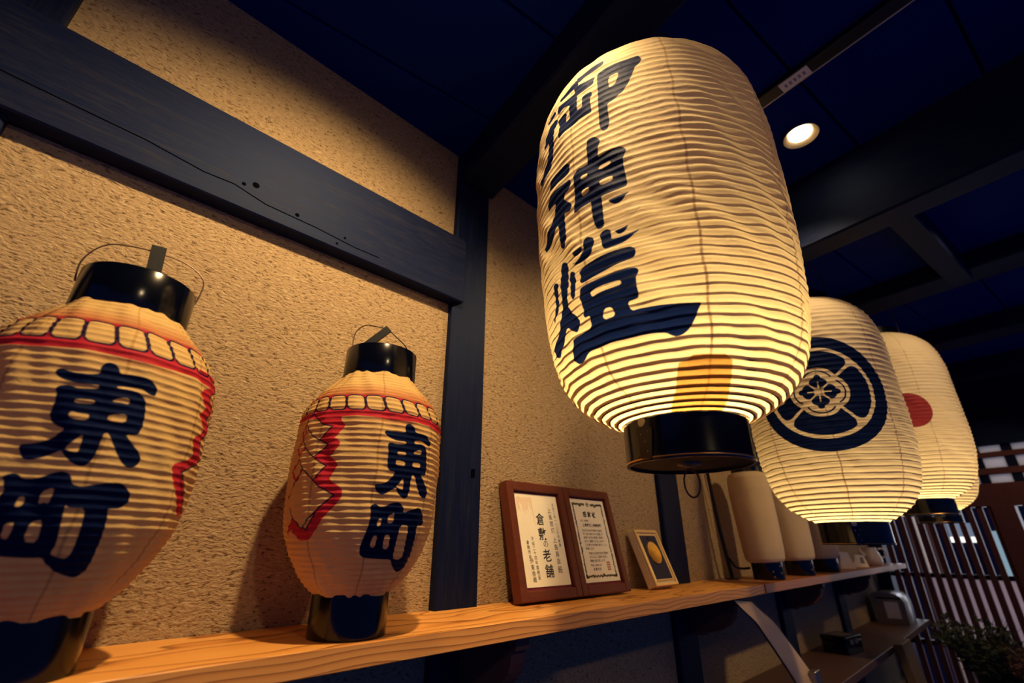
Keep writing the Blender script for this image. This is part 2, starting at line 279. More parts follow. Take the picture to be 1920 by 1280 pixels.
def m_paper(name, paper=(.84, .70, .46), fac=.42, warm=(1, .80, .50), red=(.56, .008, .045), wr=.35):
    """lantern paper: painted shapes arrive as signed distances stored on the mesh"""
    m, nt, out = new_mat(name); v = coords(nt)
    def att(n): a = nt.nodes.new('ShaderNodeAttribute'); a.attribute_name = n; return a.outputs['Fac']
    def mask(n, soft=.0006):
        mr = nt.nodes.new('ShaderNodeMapRange'); mr.inputs[1].default_value = -soft; mr.inputs[2].default_value = soft
        mr.inputs[3].default_value = 1; mr.inputs[4].default_value = 0; nt.links.new(att(n), mr.inputs[0]); return mr.outputs[0]
    blot = noise(nt, v, 9, 4, .6); fibre = noise(nt, coords(nt, (1, 1, 2.5)), 60, 5, .65)
    c = mix(nt, blot, paper, tuple(a*b for a, b in zip(paper, (.90, .83, .70))))
    c = mix(nt, mathn(nt, 'MULTIPLY', fibre, .35), c, tuple(a*.72 for a in paper))
    seam = mask('seam', .0012)
    c = mix(nt, mathn(nt, 'MULTIPLY', seam, .6), c, tuple(a*b for a, b in zip(paper, (.62, .45, .30))))
    c = mix(nt, mathn(nt, 'MULTIPLY', mask('patch', .001), .93), c, (.33, .155, .028))
    wash = mathn(nt, 'MULTIPLY', att('wash'), mathn(nt, 'MULTIPLY_ADD', noise(nt, coords(nt, (3, 3, 40)), 12, 3), .9))
    c = mix(nt, wash, c, (.52, .13, .055))
    c = mix(nt, mathn(nt, 'MULTIPLY', mask('red'), .96), c, red)
    brush = noise(nt, coords(nt, (1, 1, 5)), 70, 4, .6)
    inkc = mix(nt, brush, (.0010, .005, .045), (.006, .012, .060))  # black ink painted navy, shadow blue included in the colour
    im = mask('ink'); c = mix(nt, im, c, inkc)
    nrm = bump(nt, mathn(nt, 'ADD', noise(nt, coords(nt, (1, 1, 2.2)), 48, 5, .6, .8), mathn(nt, 'MULTIPLY', fibre, .3)), wr, .003)
    p = principled(nt, None, c, .6, .12, 0, nrm)
    nt.links.new(mix(nt, im, (1, 1, 1), (.22, .45, 1)), p.inputs['Specular Tint'])
    t = nt.nodes.new('ShaderNodeBsdfTranslucent')
    tc = mix(nt, 1.0, c, warm, 'MULTIPLY'); tc = mix(nt, mathn(nt, 'MULTIPLY', mathn(nt, 'MULTIPLY', seam, .85), mathn(nt, 'SUBTRACT', 1.0, im)), tc, (.12, .055, .015))
    nt.links.new(tc, t.inputs[0]); nt.links.new(nrm, t.inputs['Normal'])
    ms = nt.nodes.new('ShaderNodeMixShader'); ms.inputs[0].default_value = fac
    nt.links.new(p.outputs[0], ms.inputs[1]); nt.links.new(t.outputs[0], ms.inputs[2]); nt.links.new(ms.outputs[0], out.inputs['Surface'])
    return m

def m_trans(name, color, fac):
    m, nt, out = new_mat(name); v = coords(nt); c = mix(nt, noise(nt, v, 6, 3), color, tuple(x*.85 for x in color))
    p = principled(nt, None, c, .8, .2); t = nt.nodes.new('ShaderNodeBsdfTranslucent'); nt.links.new(c, t.inputs[0])
    ms = nt.nodes.new('ShaderNodeMixShader'); ms.inputs[0].default_value = fac
    nt.links.new(p.outputs[0], ms.inputs[1]); nt.links.new(t.outputs[0], ms.inputs[2]); nt.links.new(ms.outputs[0], out.inputs['Surface']); return m

M = dict(
    plaster=m_plaster(),
    dark_x=m_darkwood('dark_timber_x', along='x'), dark_y=m_darkwood('dark_timber_y', along='y'), dark_z=m_darkwood('dark_timber_z', along='z'),
    beam=m_darkwood('dark_lintel', (.0025, .006, .035), (.034, .031, .034), .62, 'x', 10),
    ceil=m_darkwood('black_ceiling_board', (.0010, .012, .16), (.002, .015, .17), .6, 'x', 20, .06),  # black boards coloured navy for the blue of the shade
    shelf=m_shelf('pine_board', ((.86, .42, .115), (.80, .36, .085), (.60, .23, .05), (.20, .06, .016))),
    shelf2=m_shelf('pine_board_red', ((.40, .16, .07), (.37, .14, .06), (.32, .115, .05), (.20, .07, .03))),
    lower=m_darkwood('brown_shelf_wood', (.085, .045, .04), (.17, .09, .07), .5, 'x', 8),
    bracket=m_darkwood('reddish_bracket_wood', (.13, .05, .045), (.19, .08, .06), .55, 'z', 8),
    lattice=m_darkwood('red_brown_lattice', (.10, .034, .038), (.18, .065, .06), .5, 'z', 10),
    lacquer=simple('black_lacquer', (.0012, .0020, .007), .16, .42, 0, .0, .2, 40, .06, 60),  # slight navy in the black takes in the blue of the shadows
    blackwood=simple('black_painted_wood', (.003, .004, .008), .45, .25, 0, 0, .3, 60, .15, 150),
    wire=simple('dark_iron_wire', (.10, .065, .05), .45, .5, .7),
    steel=simple('dull_steel', (.32, .30, .27), .35, .5, .9),
    brass=simple('brass_rim', (.75, .42, .12), .3, .5, .9),
    hoop=simple('bamboo_hoop', (.22, .11, .045), .7, .2),
    paper_big=m_paper('aged_lantern_paper', (.70, .59, .42), .42, (1, .96, .72), wr=.45),
    paper_sm=m_paper('painted_lantern_paper', (.84, .60, .26), .30, wr=.5),
    paper_cr=m_paper('pale_lantern_paper', (.74, .66, .54), .42, (1, .94, .70), red=(.22, .002, .022), wr=.22),
    paper_wh=m_paper('white_lantern_paper', (.74, .61, .44), .25, wr=.1),
    mahogany=m_darkwood('red_brown_frame_wood', (.115, .030, .018), (.20, .060, .030), .38, 'x', 7),
    mat_red=simple('dark_red_mat', (.16, .008, .02), .7),
    navy=simple('navy_velvet', (.035, .034, .065), .9, .2),
    gold=simple('gold_medal', (.80, .46, .10), .34, .5, .85, 0, .3, 90, .6, 130),
    cream=simple('cream_plastic', (.72, .60, .40), .3, .5, 0, .2),
    goldrim=simple('gilt_edge', (.85, .62, .28), .3, .5, .4),
    cert=simple('certificate_paper', (.93, .87, .68), .7, .2, 0, 0, .07, 25),
    void=simple('dark_void', (.0008, .001, .003), .9, .02),
    ink=simple('print_ink', (.012, .012, .018), .7, .2),
    seal=simple('seal_red', (.55, .16, .09), .8, .2),
    blossom=simple('faded_red_print', (.80, .58, .42), .8, .2),
    olive=simple('olive_print', (.10, .085, .045), .8, .2, 0, 0, .6, 400),
    white=simple('white_card', (.78, .74, .70), .6),
    ceramic=simple('white_ceramic', (.70, .62, .54), .25, .5, 0, .3),
    strip=simple('pale_paper_strip', (.46, .32, .23), .55, .3, 0, 0, .12, 8),
    chrome=simple('brushed_metal', (.50, .50, .50), .28, .5, .9),
    screen=simple('pale_grey_panel', (.60, .58, .62), .4),
    leaf=simple('dull_green_leaf', (.07, .085, .05), .6, .3, 0, 0, .5, 40),
    dry=simple('dried_flower', (.24, .13, .09), .7, .2, 0, 0, .4, 40),
    rough_plank=m_darkwood('weathered_plank', (.10, .065, .035), (.26, .17, .08), .7, 'z', 8),
    floor=simple('dark_floor', (.02, .018, .02), .5),
    pane=m_trans('frosted_pane', (.80, .68, .68), .6),
    limewash=m_trans('white_transom_panel', (.80, .77, .78), .55),
    conduit=simple('dark_track_metal', (.03, .03, .035), .35, .5, .6),
    trackedge=simple('pale_track_edge', (.55, .50, .44), .35, .5, .3),
    glow=emit('downlight_lens', (1.0, .80, .48), 26),
    bulb=emit('lantern_bulb', (1.0, .72, .36), 8),
    signlight=emit('lit_sign_white', (1.0, .97, .90), 1.6),
    signblue=emit('lit_window_blue', (.42, .55, .80), .34),
    signstrip=emit('lit_strip_blue', (.40, .62, .78), .50),
)

# ---------------------------------------------------------------- the setting
SHELF = 1.4722; CEIL = 2.71; SK = math.radians(-8.7)      # ceiling timbers and lattice are turned a little against the wall
tag(box('floor', -1.6, 5.0, -1.6, .1, -.1, 0, M['floor']), kind='structure')
tag(box('wall_back', -1.6, 4.95, 0, .12, 0, CEIL, M['plaster']), kind='structure')

def post(n, x0, x1, label, z1=CEIL):
    bm = bmesh.new()
    add_box(bm, x0, x1, -.020, .05, 0, z1, .004, 1)
    o = tag(bm_obj('trim_%d' % n, bm, M['dark_z']), label, kind='structure'); return o
post(1, -.335, -.2025, 'dark timber post at the left edge behind the large painted lantern')
p2 = post(2, .630, .746, 'dark timber post between the two plaster bays', CEIL)
post(3, 1.598, 1.735, 'dark timber post behind the medal case')
post(4, 2.565, 2.695, 'dark timber post behind the small white lanterns')
post(5, 3.53, 3.66, 'dark timber post near the far end of the shelf')
# small mortise hole on the second post
link('mortise', bm_obj('mortise_tmp', add_box(bmesh.new(), .712, .724, -.0206, -.0195, 1.742, 1.762), M['void']).data, M['void'], p2)
bpy.data.objects.remove(bpy.data.objects['mortise_tmp'])
# lintel with a slightly wandering lower edge
bm = bmesh.new(); add_box(bm, -1.5, .653, -.037, .02, 2.183, 2.381, .003, 1)
lint = tag(bm_obj('trim_6', bm, M['beam']), 'weathered dark lintel running across the left plaster bay', kind='structure')
# long drying crack in the lintel
bm = bmesh.new(); prev = None
cr = [(-.35, 2.250), (-.21, 2.241), (-.05, 2.236), (.04, 2.225), (.09, 2.228), (.15, 2.214), (.25, 2.212), (.34, 2.205), (.40, 2.206)]
add_tube(bm, [(x, -.0371, z) for x, z in cr], .0011, 5)
bm_obj('crack', bm, M['void'], lint)
for kx, kz, kr in ((.125, 2.247, .0065), (.105, 2.238, .004), (.21, 2.222, .0045), (.30, 2.196, .003), (.315, 2.218, .003)):
    bm = bmesh.new(); add_lathe(bm, [(0, 0), (kr, 0), (kr*.7, .0006), (0, .0008)], 12)
    bm_obj('knot', bm, M['void'], lint, (kx, -.0372, kz), (math.pi/2, 0, 0))

# ceiling of dark boards, in a frame turned by SK about the z axis
ceil = empty('ceiling', (0, 0, CEIL), (0, 0, SK)); tag(ceil, 'black ceiling of wide dark boards', kind='structure')
PITCH = .286; V0 = -.647
for k in range(-4, 13):
    v1 = V0-PITCH*(k-1)-.003; v0 = V0-PITCH*k+.003
    if v1 < -3.9: break
    box('board', -2.0, 6.2, v0, v1, 0, .02, M['ceil'], ceil, .0025)
box('backing', -2.0, 6.2, -4.0, 1.2, .022, .04, M['ceil'], ceil)

def skbeam(n, x0, w, z0, label, y0=-3.6, y1=.25, z1=CEIL+.01, mat='dark_y', cham=.006):
    """timber whose left face meets the wall line at x0, running into the room along the turned direction"""
    bm = bmesh.new(); add_box(bm, 0, w, y0, y1, z0-CEIL, z1-CEIL, cham, 1)
    return tag(bm_obj('trim_%d' % n, bm, M[mat], None, (x0, 0, CEIL), (0, 0, SK)), label, kind='structure')
skbeam(7, .640, .118, 2.598, 'dark ceiling beam resting on the post between the two bays', y1=-.002)
skbeam(8, 1.612, .095, 2.46, 'deep dark ceiling beam beyond the ceiling downlight', y1=-.03)
skbeam(9, 2.62, .16, 2.635, 'dark ceiling beam above the crest lantern', y1=-.002)
skbeam(10, 3.46, .16, 2.62, 'dark ceiling beam over the far end of the shelf', y1=-.002)
skbeam(11, 4.25, .16, 2.60, 'far dark ceiling beam near the lattice window', y1=-.002)
# short cross piece between two beams
bm = bmesh.new(); add_box(bm, 1.70, 2.62, -.66, -.585, 2.60-CEIL, 0, .004, 1)
tag(bm_obj('trim_12', bm, M['dark_x'], None, (0, 0, CEIL), (0, 0, SK)), 'short dark cross timber between two ceiling beams', kind='structure')

# ---------------------------------------------------------------- lattice window at the far end
LX = 4.80                                   # plane x = LX + .153 y
lat = empty('window_1', (LX, 0, 0), (0, 0, SK)); tag(lat, 'red-brown vertical lattice window at the far end of the room', kind='structure')
def lbox(name, y0, y1, z0, z1, mat, d0=-.02, d1=.02, bev=.002, par=lat):
    return box(name, d0, d1, y0, y1, z0, z1, mat, par, bev)
slp = .0583; y = -.140
bms = add_box(bmesh.new(), -.012, .012, -.0165, .0165, .30, 1.84, .002); sme = bpy.data.meshes.new('slat'); bms.to_mesh(sme); bms.free(); sme.materials.append(M['lattice'])
for i in range(36):
    yy = -.147-slp*i
    if -.905 < yy < -.80: continue
    link('slat', sme, None, lat, (-.022, yy, 0))
lbox('rail', -2.3, -.02, 1.383, 1.412, M['dark_y'], -.006, .022); lbox('rail', -2.3, -.02, .955, .985, M['dark_y'], -.006, .022)
lbox('sill', -2.3, -.02, .26, .32, M['lattice'], -.04, .04)
lbox('header', -2.3, -.02, 1.838, 1.985, M['lattice'], -.045, .04)
lbox('jamb', -.91, -.795, .3, 1.84, M['lattice'], -.05, .04)
lbox('corner_post', -.10, -.005, .0, 2.70, M['dark_z'], -.04, .05)
# transom: white panels between dark bars
for z0, z1 in ((2.045, 2.085), (2.158, 2.190)): lbox('rail', -2.3, -.02, z0-.002, z1, M['lattice'], -.03, .03)
lbox('rail', -2.3, -.02, 2.235, 2.42, M['dark_y'], -.05, .04)
lbox('upper_wall', -2.3, -.02, 2.42, 2.72, M['dark_y'], -.02, .04)
ys = [-.10, -.27, -.44, -.61, -.815, -.98, -1.15, -1.32, -1.49, -1.66, -1.83, -2.0, -2.17, -2.3]
for a, b in zip(ys[:-1], ys[1:]):
    for z0, z1 in ((1.985, 2.043), (2.085, 2.156), (2.19, 2.235)): lbox('white_panel', b+.026, a-.026, z0, z1, M['limewash'], -.004, .004, 0)
    lbox('muntin', b-.026, b+.026, 1.985, 2.235, M['dark_z'], -.018, .018)
# frosted lower panes behind the slats
for i, (a, b) in enumerate(((-.33, -.795), (-.91, -1.6), (-1.6, -2.3))):
    lbox('pane', b, a, .985, 1.383, M['pane'], .012, .016, 0)
# beyond the lattice: a tan pillar, a dark house front and lit shop signs
tag(box('wall_outside', 7.6, 7.8, -4, 2, 0, 3.2, simple('dusk_house', (.05, .045, .06), .9)), 'dark house wall across the street seen through the lattice', kind='structure')
tag(box('pillar', 5.35, 5.45, -.26, -.205, 0, 2.6, simple('tan_pillar', (.50, .33, .20), .8), None, .004), 'tan pillar standing just outside the lattice', 'pillar')
tag(box('pillar', 5.35, 5.43, -.36, -.325, 0, 2.6, simple('tan_pillar_thin', (.45, .30, .19), .8), None, .004), 'thin tan pillar outside the lattice, next to the wide one', 'pillar')
sg = empty('shop_sign', (6.1, -.48, 1.64)); tag(sg, 'lit white and blue shop sign shining through the lattice', 'sign')
box('light_strip', 0, .03, -.12, .085, -.022, .024, M['signlight'], sg); box('face', 0, .03, -.12, .085, .026, .14, M['signblue'], sg)
box('mount', .031, .05, -.11, .075, -1.64, .13, M['dark_z'], sg)
vs = empty('upright_sign', (6.1, -.70, 1.34)); tag(vs, 'tall narrow pale blue lit sign behind the lattice', 'sign')
box('face', 0, .03, -.022, .022, .0, .37, M['signstrip'], vs); box('pole', .031, .06, -.012, .012, -1.34, .38, M['dark_z'], vs)

# ---------------------------------------------------------------- track and downlights on the ceiling
tr = empty('lighting_track', (1.205, 0, CEIL), (0, 0, SK)); tag(tr, 'thin dark lighting track with a white label on the ceiling', 'track')
box('rail', -.018, .018, -3.0, -.35, -.018, 0, M['conduit'], tr, .002); box('edge', .0175, .021, -3.0, -.35, -.019, -.012, M['trackedge'], tr)
box('label', -.016, .016, -.865, -.795, -.0205, -.0182, M['white'], tr)
bm = bmesh.new()
for i in range(5): add_box(bm, -.006, .006, -.855+i*.011, -.849+i*.011, -.0210, -.0203)
bm_obj('label_print', bm, simple('grey_print', (.25, .27, .33), .7), tr)
def downlight(loc, label):
    r = empty('downlight', loc); tag(r, label, 'downlight', 'ceiling downlights')
    bm = bmesh.new(); add_lathe(bm, [(.030, 0), (.041, -.004), (.047, -.010), (.046, -.012), (.036, -.008), (.030, -.004)], 40, True)
    bm_obj('trim_ring', bm, simple('brass_ring', (.55, .40, .24), .3, .5, .6), r, smooth=True)
    bm = bmesh.new(); add_lathe(bm, [(0, -.012), (.016, -.011), (.026, -.007), (.030, -.001), (0, -.001)], 32)
    bm_obj('lens', bm, M['glow'], r, smooth=True); return r
downlight((1.30, -.773, CEIL-.0005), 'glowing round ceiling downlight beside the large calligraphy lantern')

# ---------------------------------------------------------------- shelves
sh = empty('wall_shelf', (0, 0, SHELF)); tag(sh, 'long pine wall shelf holding lanterns and framed certificates', 'shelf')
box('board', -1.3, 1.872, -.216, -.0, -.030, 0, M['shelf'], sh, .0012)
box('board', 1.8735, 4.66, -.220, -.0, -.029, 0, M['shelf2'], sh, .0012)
def bracket_pts():
    p = [(-.021, -.031), (-.185, -.031), (-.185, -.055)]
    p += [(-.178+.0*t, -.055-.0*t) for t in (0,)]
    for k in range(9):
        a = k/8*math.pi/2; p.append((-.065-.108*math.cos(a)*1.0, -.062-.078*math.sin(a)))
    p += [(-.060, -.150), (-.021, -.150)]
    return p
for bx in (.700, 1.690, 2.655, 3.62):
    bm = add_prism(bmesh.new(), bracket_pts(), 'x', bx, bx+.036); bm_obj('bracket', bm, M['bracket'], sh)
ls = empty('lower_shelf', (0, 0, 1.127)); tag(ls, 'dim brown lower shelf below the long pine shelf', 'shelf')
box('board', 1.75, 4.60, -.262, -.0, -.03, 0, M['lower'], ls, .002)
for bx in (2.60, 3.57): bm = add_prism(bmesh.new(), [(-.021, -.031), (-.2, -.031), (-.2, -.05), (-.07, -.13), (-.021, -.13)], 'x', bx, bx+.036); bm_obj('bracket', bm, M['bracket'], ls)

# ---------------------------------------------------------------- painted shapes
def polys(key): return [np.array(p, float).reshape(-1, 2)*1e-4 for p in GL[key]]
def sd_poly(P, poly):
    """signed distance from points P (n,2) to a polygon, negative inside"""
    a = poly; b = np.roll(poly, -1, 0); d = np.full(len(P), 1e9); ins = np.zeros(len(P), bool)
    for (ax, ay), (bx, by) in zip(a, b):
        ex, ey = bx-ax, by-ay; wx, wy = P[:, 0]-ax, P[:, 1]-ay
        t = np.clip((wx*ex+wy*ey)/max(ex*ex+ey*ey, 1e-14), 0, 1)
        d = np.minimum(d, (wx-ex*t)**2+(wy-ey*t)**2)
        if ay != by:
            c = (ay > P[:, 1]) != (by > P[:, 1]); ins ^= c & (P[:, 0] < (bx-ax)*(P[:, 1]-ay)/(by-ay)+ax)
    return np.where(ins, -1, 1)*np.sqrt(d)
def sd_line(P, pl):
    d = np.full(len(P), 1e9)
    for (ax, ay), (bx, by) in zip(pl[:-1], pl[1:]):
        ex, ey = bx-ax, by-ay; wx, wy = P[:, 0]-ax, P[:, 1]-ay
        t = np.clip((wx*ex+wy*ey)/max(ex*ex+ey*ey, 1e-14), 0, 1)
        d = np.minimum(d, (wx-ex*t)**2+(wy-ey*t)**2)
    return np.sqrt(d)
def chaikin(p, closed=True):
    q = np.roll(p, -1, 0)
    if not closed: p0, q0 = p[:-1], p[1:]; return np.concatenate([p[:1], np.stack([.75*p0+.25*q0, .25*p0+.75*q0], 1).reshape(-1, 2), p[-1:]])
    return np.stack([.8*p+.2*q, .2*p+.8*q], 1).reshape(-1, 2)
def field(U, V, shapes, fn, far=.03):
    """min over shapes of fn, worked out only near each shape"""
    D = np.full(U.shape, far)
    for s in shapes:
        lo = s.min(0)-far; hi = s.max(0)+far
        k = (U > lo[0]) & (U < hi[0]) & (V > lo[1]) & (V < hi[1])
        if k.any(): D[k] = np.minimum(D[k], fn(np.stack([U[k], V[k]], 1), s))
    return D
def ink_field(U, V, outs, holes):
    d = field(U, V, [chaikin(p) for p in outs], sd_poly)
    if holes: d = np.maximum(d, -field(U, V, [chaikin(p) for p in holes], sd_poly))
    return d

# ---------------------------------------------------------------- lantern builders
SMALL = [(.055, .056), (.066, .069), (.08, .0815), (.11, .1005), (.14, .1125), (.17, .117), (.20, .119), (.235, .1205), (.27, .1205), (.30, .1195), (.325, .1165), (.345, .108), (.36, .097), (.38, .079), (.40, .063)]
LARGE = [(0, .092), (.012, .122), (.026, .146), (.05, .170), (.076, .1845), (.105, .193), (.14, .1995), (.18, .205), (.23, .209), (.28, .212), (.33, .2145), (.38, .216), (.43, .2165), (.48, .2165), (.53, .214), (.58, .208), (.61, .199), (.634, .186), (.66, .166), (.684, .139), (.70, .105)]
BARREL = [(0, .092), (.014, .118), (.035, .150), (.066, .1757), (.09, .187), (.118, .1965), (.17, .2075), (.22, .2125), (.274, .215), (.33, .2155), (.38, .2155), (.43, .2160), (.48, .2170), (.53, .2165), (.586, .210), (.615, .202), (.638, .192), (.67, .168), (.695, .138), (.71, .105)]

def lantern_body(prof, face, pitch, per, front, back, sag, painter, mat, parent, seams=8, seam0=0.0, hoops=True, z0=0.0, lean=0.0, crinkle=1.0):
    p = np.array(prof); h = np.linspace(p[0, 0], p[-1, 0], 1500); r = np.interp(h, p[:, 0], p[:, 1]); Rm = p[:, 1].max()
    k = 61; ker = np.hanning(k+2)[1:-1]; ker /= ker.sum()
    r = np.convolve(np.pad(r, k//2, mode='reflect', reflect_type='odd'), ker, 'valid')
    s = np.r_[0, np.cumsum(np.hypot(np.diff(h), np.diff(r)))]; S = s[-1]
    nr = int(round(S/pitch)); rows = np.linspace(0, S, nr*per+1)
    ph = np.concatenate([np.linspace(-1.95, 1.95, front, endpoint=False), np.linspace(1.95, 2*math.pi-1.95, back, endpoint=False)])
    hr = np.interp(rows, s, h); rr = np.interp(rows, s, r)
    dr = np.gradient(rr, rows); dh = np.gradient(hr, rows); nl = np.hypot(dr, dh); nR, nZ = dh/nl, -dr/nl
    fr = (rows/S*nr) % 1.0; band = np.floor(rows/S*nr).astype(int)
    # paper sags in between the hoops, a little differently in every strip and panel
    kk = np.arange(1, 7); amp = np.ones((nr+2, len(ph)))
    for j in range(nr+2):
        a = rng.normal(0, .09, (2, 6))/kk**.5
        amp[j] = 1+(a[0][:, None]*np.cos(kk[:, None]*ph*2)+a[1][:, None]*np.sin(kk[:, None]*ph*2)).sum(0)
    A = amp[band]*np.abs(np.sin(math.pi*fr))[:, None]*sag
    # slight flats: paper is pulled straight between the seam threads, and crinkles at random
    wob = .0008*np.cos(seams*(ph-seam0/Rm))[None, :]*np.ones((len(rows), 1))
    for j in range(18):
        a, b, c = rng.uniform(5, 26), rng.uniform(20, 120), rng.uniform(0, 6.3)
        wob = wob+.00022*crinkle*np.sin(int(a)*ph[None, :]+b*rows[:, None]+c)
    R = rr[:, None]-A*nR[:, None]+wob; Z = hr[:, None]-A*nZ[:, None]
    th = ph+face
    V = np.stack([R*np.cos(th)[None, :]+lean*Z, R*np.sin(th)[None, :], Z+z0], -1)
    phw = (ph+math.pi) % (2*math.pi)-math.pi
    U = np.repeat((phw*Rm)[None, :], len(rows), 0); VV = np.repeat(rows[:, None], len(ph), 1)
    at = dict(ink=np.full(U.shape, .05), red=np.full(U.shape, .05), patch=np.full(U.shape, .05), wash=np.zeros(U.shape))
    sp = 2*math.pi*Rm/seams; du = (U-seam0+sp/2) % sp-sp/2
    at['seam'] = np.abs(du+.0012*np.sin(rows*90)[:, None])-.0016
    at.update(painter(U, VV))
    body = link('paper_body', grid_mesh('paper_body', V, True, at), mat, parent)
    if hoops:
        bm = bmesh.new()
        n = 96
        for j in range(1, nr):
            sj = S*j/nr; rj = np.interp(sj, s, r)-.0054; hj = np.interp(sj, s, h)+z0
            add_tube(bm, [(rj*math.cos(2*math.pi*i/n), rj*math.sin(2*math.pi*i/n), hj) for i in range(n)], .0021, 5, True)
        tag(bm_obj('bamboo_hoops', bm, M['hoop'], parent, smooth=True), kind='stuff')
    return body

def hang_lantern(x, y, zbase, prof, pitch, per, front, back, painter, mat, label, seam0=0, watts=3.0, face=None, sag=.0015, clasp=None, hoops=True, ring=True):
    """large hanging lantern: root at the foot of its black base tube"""
    H = .060; root = empty('hanging_lantern', (x, y, zbase)); tag(root, label, 'lantern', 'large lanterns hanging in a row')
    face = math.atan2(-.9-y, -x) if face is None else face
    lantern_body(prof, face, pitch, per, front, back, sag, painter, mat, root, 8, seam0, hoops, H)
    top = prof[-1][0]+H
    bm = bmesh.new(); add_lathe(bm, [(.0905, 0), (.0915, .004), (.0905, .008), (.0905, H+.002), (.086, H+.002), (.086, .006), (.086, 0)], 72, True)
    b = bm_obj('base_tube', bm, M['lacquer'], root, smooth=True)
    bm = bmesh.new(); add_tube(bm, [(.0910*math.cos(a), .0910*math.sin(a), .0035) for a in np.linspace(0, 2*math.pi, 72, endpoint=False)], .0011, 6, True)
    bm_obj('rim', bm, M['brass'], b, smooth=True)  # gold line of reflection along the base edge, built as a ring
    bm = bmesh.new(); add_lathe(bm, [(0, .004), (.0862, .004), (.0862, .007), (0, .007)], 48)
    d = bm_obj('bottom_disc', bm, M['blackwood'], root)
    bm = bmesh.new(); add_lathe(bm, [(0, -.002), (.006, -.001), (.017, .002), (.017, .004), (0, .0042)], 24)
    bm_obj('washer', bm, M['steel'], d, smooth=True)
    if ring:
        bm = bmesh.new(); add_tube(bm, [(.0*1+.004*math.cos(a)*0+.0115*math.sin(a)*math.cos(face+1.2), .0115*math.sin(a)*math.sin(face+1.2), -.024+.020*math.cos(a)) for a in np.linspace(0, 2*math.pi, 28, endpoint=False)], .0014, 6, True)
        bm_obj('pull_ring', bm, M['wire'], d, smooth=True)
    bm = bmesh.new(); add_lathe(bm, [(.104, top-.004), (.108, top), (.108, top+.03), (.103, top+.03), (.103, top)], 64, True)
    bm_obj('top_ring', bm, M['lacquer'], root, smooth=True)
    bm = bmesh.new(); add_lathe(bm, [(.012, top+.004), (.1035, top+.004), (.1035, top+.008), (.012, top+.008)], 40, True); bm_obj('top_lid', bm, M['blackwood'], root)  # unseen disc added to keep the bulb's light off the ceiling
    # wire bail and cord up to the ceiling
    c, s_ = math.cos(face+math.pi/2), math.sin(face+math.pi/2)
    sg = lambda v: math.copysign(abs(v)**.55, v)
    bh = .195 if ring else .175
    arc = [(.110*sg(math.cos(a))*c, .110*sg(math.cos(a))*s_, top+.015+bh*abs(math.sin(a))**.6) for a in np.linspace(0, math.pi, 41)]
    bm = bmesh.new(); add_tube(bm, arc, .0017, 6); bm_obj('bail', bm, M['wire'], root, smooth=True)
    bm = bmesh.new(); add_tube(bm, [(0, 0, top+.013+bh), (0, 0, CEIL-zbase)], .0018, 6); bm_obj('cord', bm, M['wire'], root)
    # side clasps
    for ca in (clasp or ()):
        cl = empty('clasp', (0, 0, 0)); cl.parent = root
        a = face+ca; ex = Vector((math.cos(a), math.sin(a), 0)); tx = Vector((-math.sin(a), math.cos(a), 0)); rot = Matrix((tx, ex, Vector((0, 0, 1)))).transposed()
        bm = bmesh.new(); add_prism(bm, [(-.013, .044), (.013, .049), (.014, .046), (.0105, .004), (-.0085, .002), (-.014, .041)], 'y', .0905, .0922)
        o = bm_obj('plate', bm, M['lacquer'], cl, None, (0, 0, a-math.pi/2))
        bm = bmesh.new(); add_lathe(bm, [(0, .0012), (.0062, .001), (.0068, 0), (0, 0)], 20)
        bm_obj('rivet', bm, M['steel'], cl, tuple(ex*.0907+tx*(-.004)+Vector((0, 0, .0545))), (Vector((0, 0, 1)).rotation_difference(ex)).to_euler(), True)
        for px, pz in ((-.006, .037), (.006, .040), (0, .026), (.003, .012)):
            bm = bmesh.new(); add_lathe(bm, [(0, .0008), (.0012, .0005), (.0013, 0), (0, 0)], 8)
            bm_obj('nail', bm, M['steel'], cl, tuple(ex*.0923+tx*px+Vector((0, 0, pz))), (Vector((0, 0, 1)).rotation_difference(ex)).to_euler())
    # bulb inside
    bm = bmesh.new(); add_lathe(bm, [(0, .062), (.010, .060), (.018, .052), (.021, .042), (.017, .030), (.010, .022), (.010, .008), (0, .008)], 20)
    bm_obj('bulb', bm, M['bulb'], root, (0, 0, .016), None, True)
    L = lamp('lantern_light', 'POINT', (0, 0, H+.043), watts, (1, .76, .42), shadow_soft_size=.012); L.parent = root
    return root

def paint_big(U, V):
    d = dict(ink=ink_field(U, V, polys('big_out'), polys('big_hole')))
    d['patch'] = field(U, V, polys('big_patch'), sd_poly)
    return d

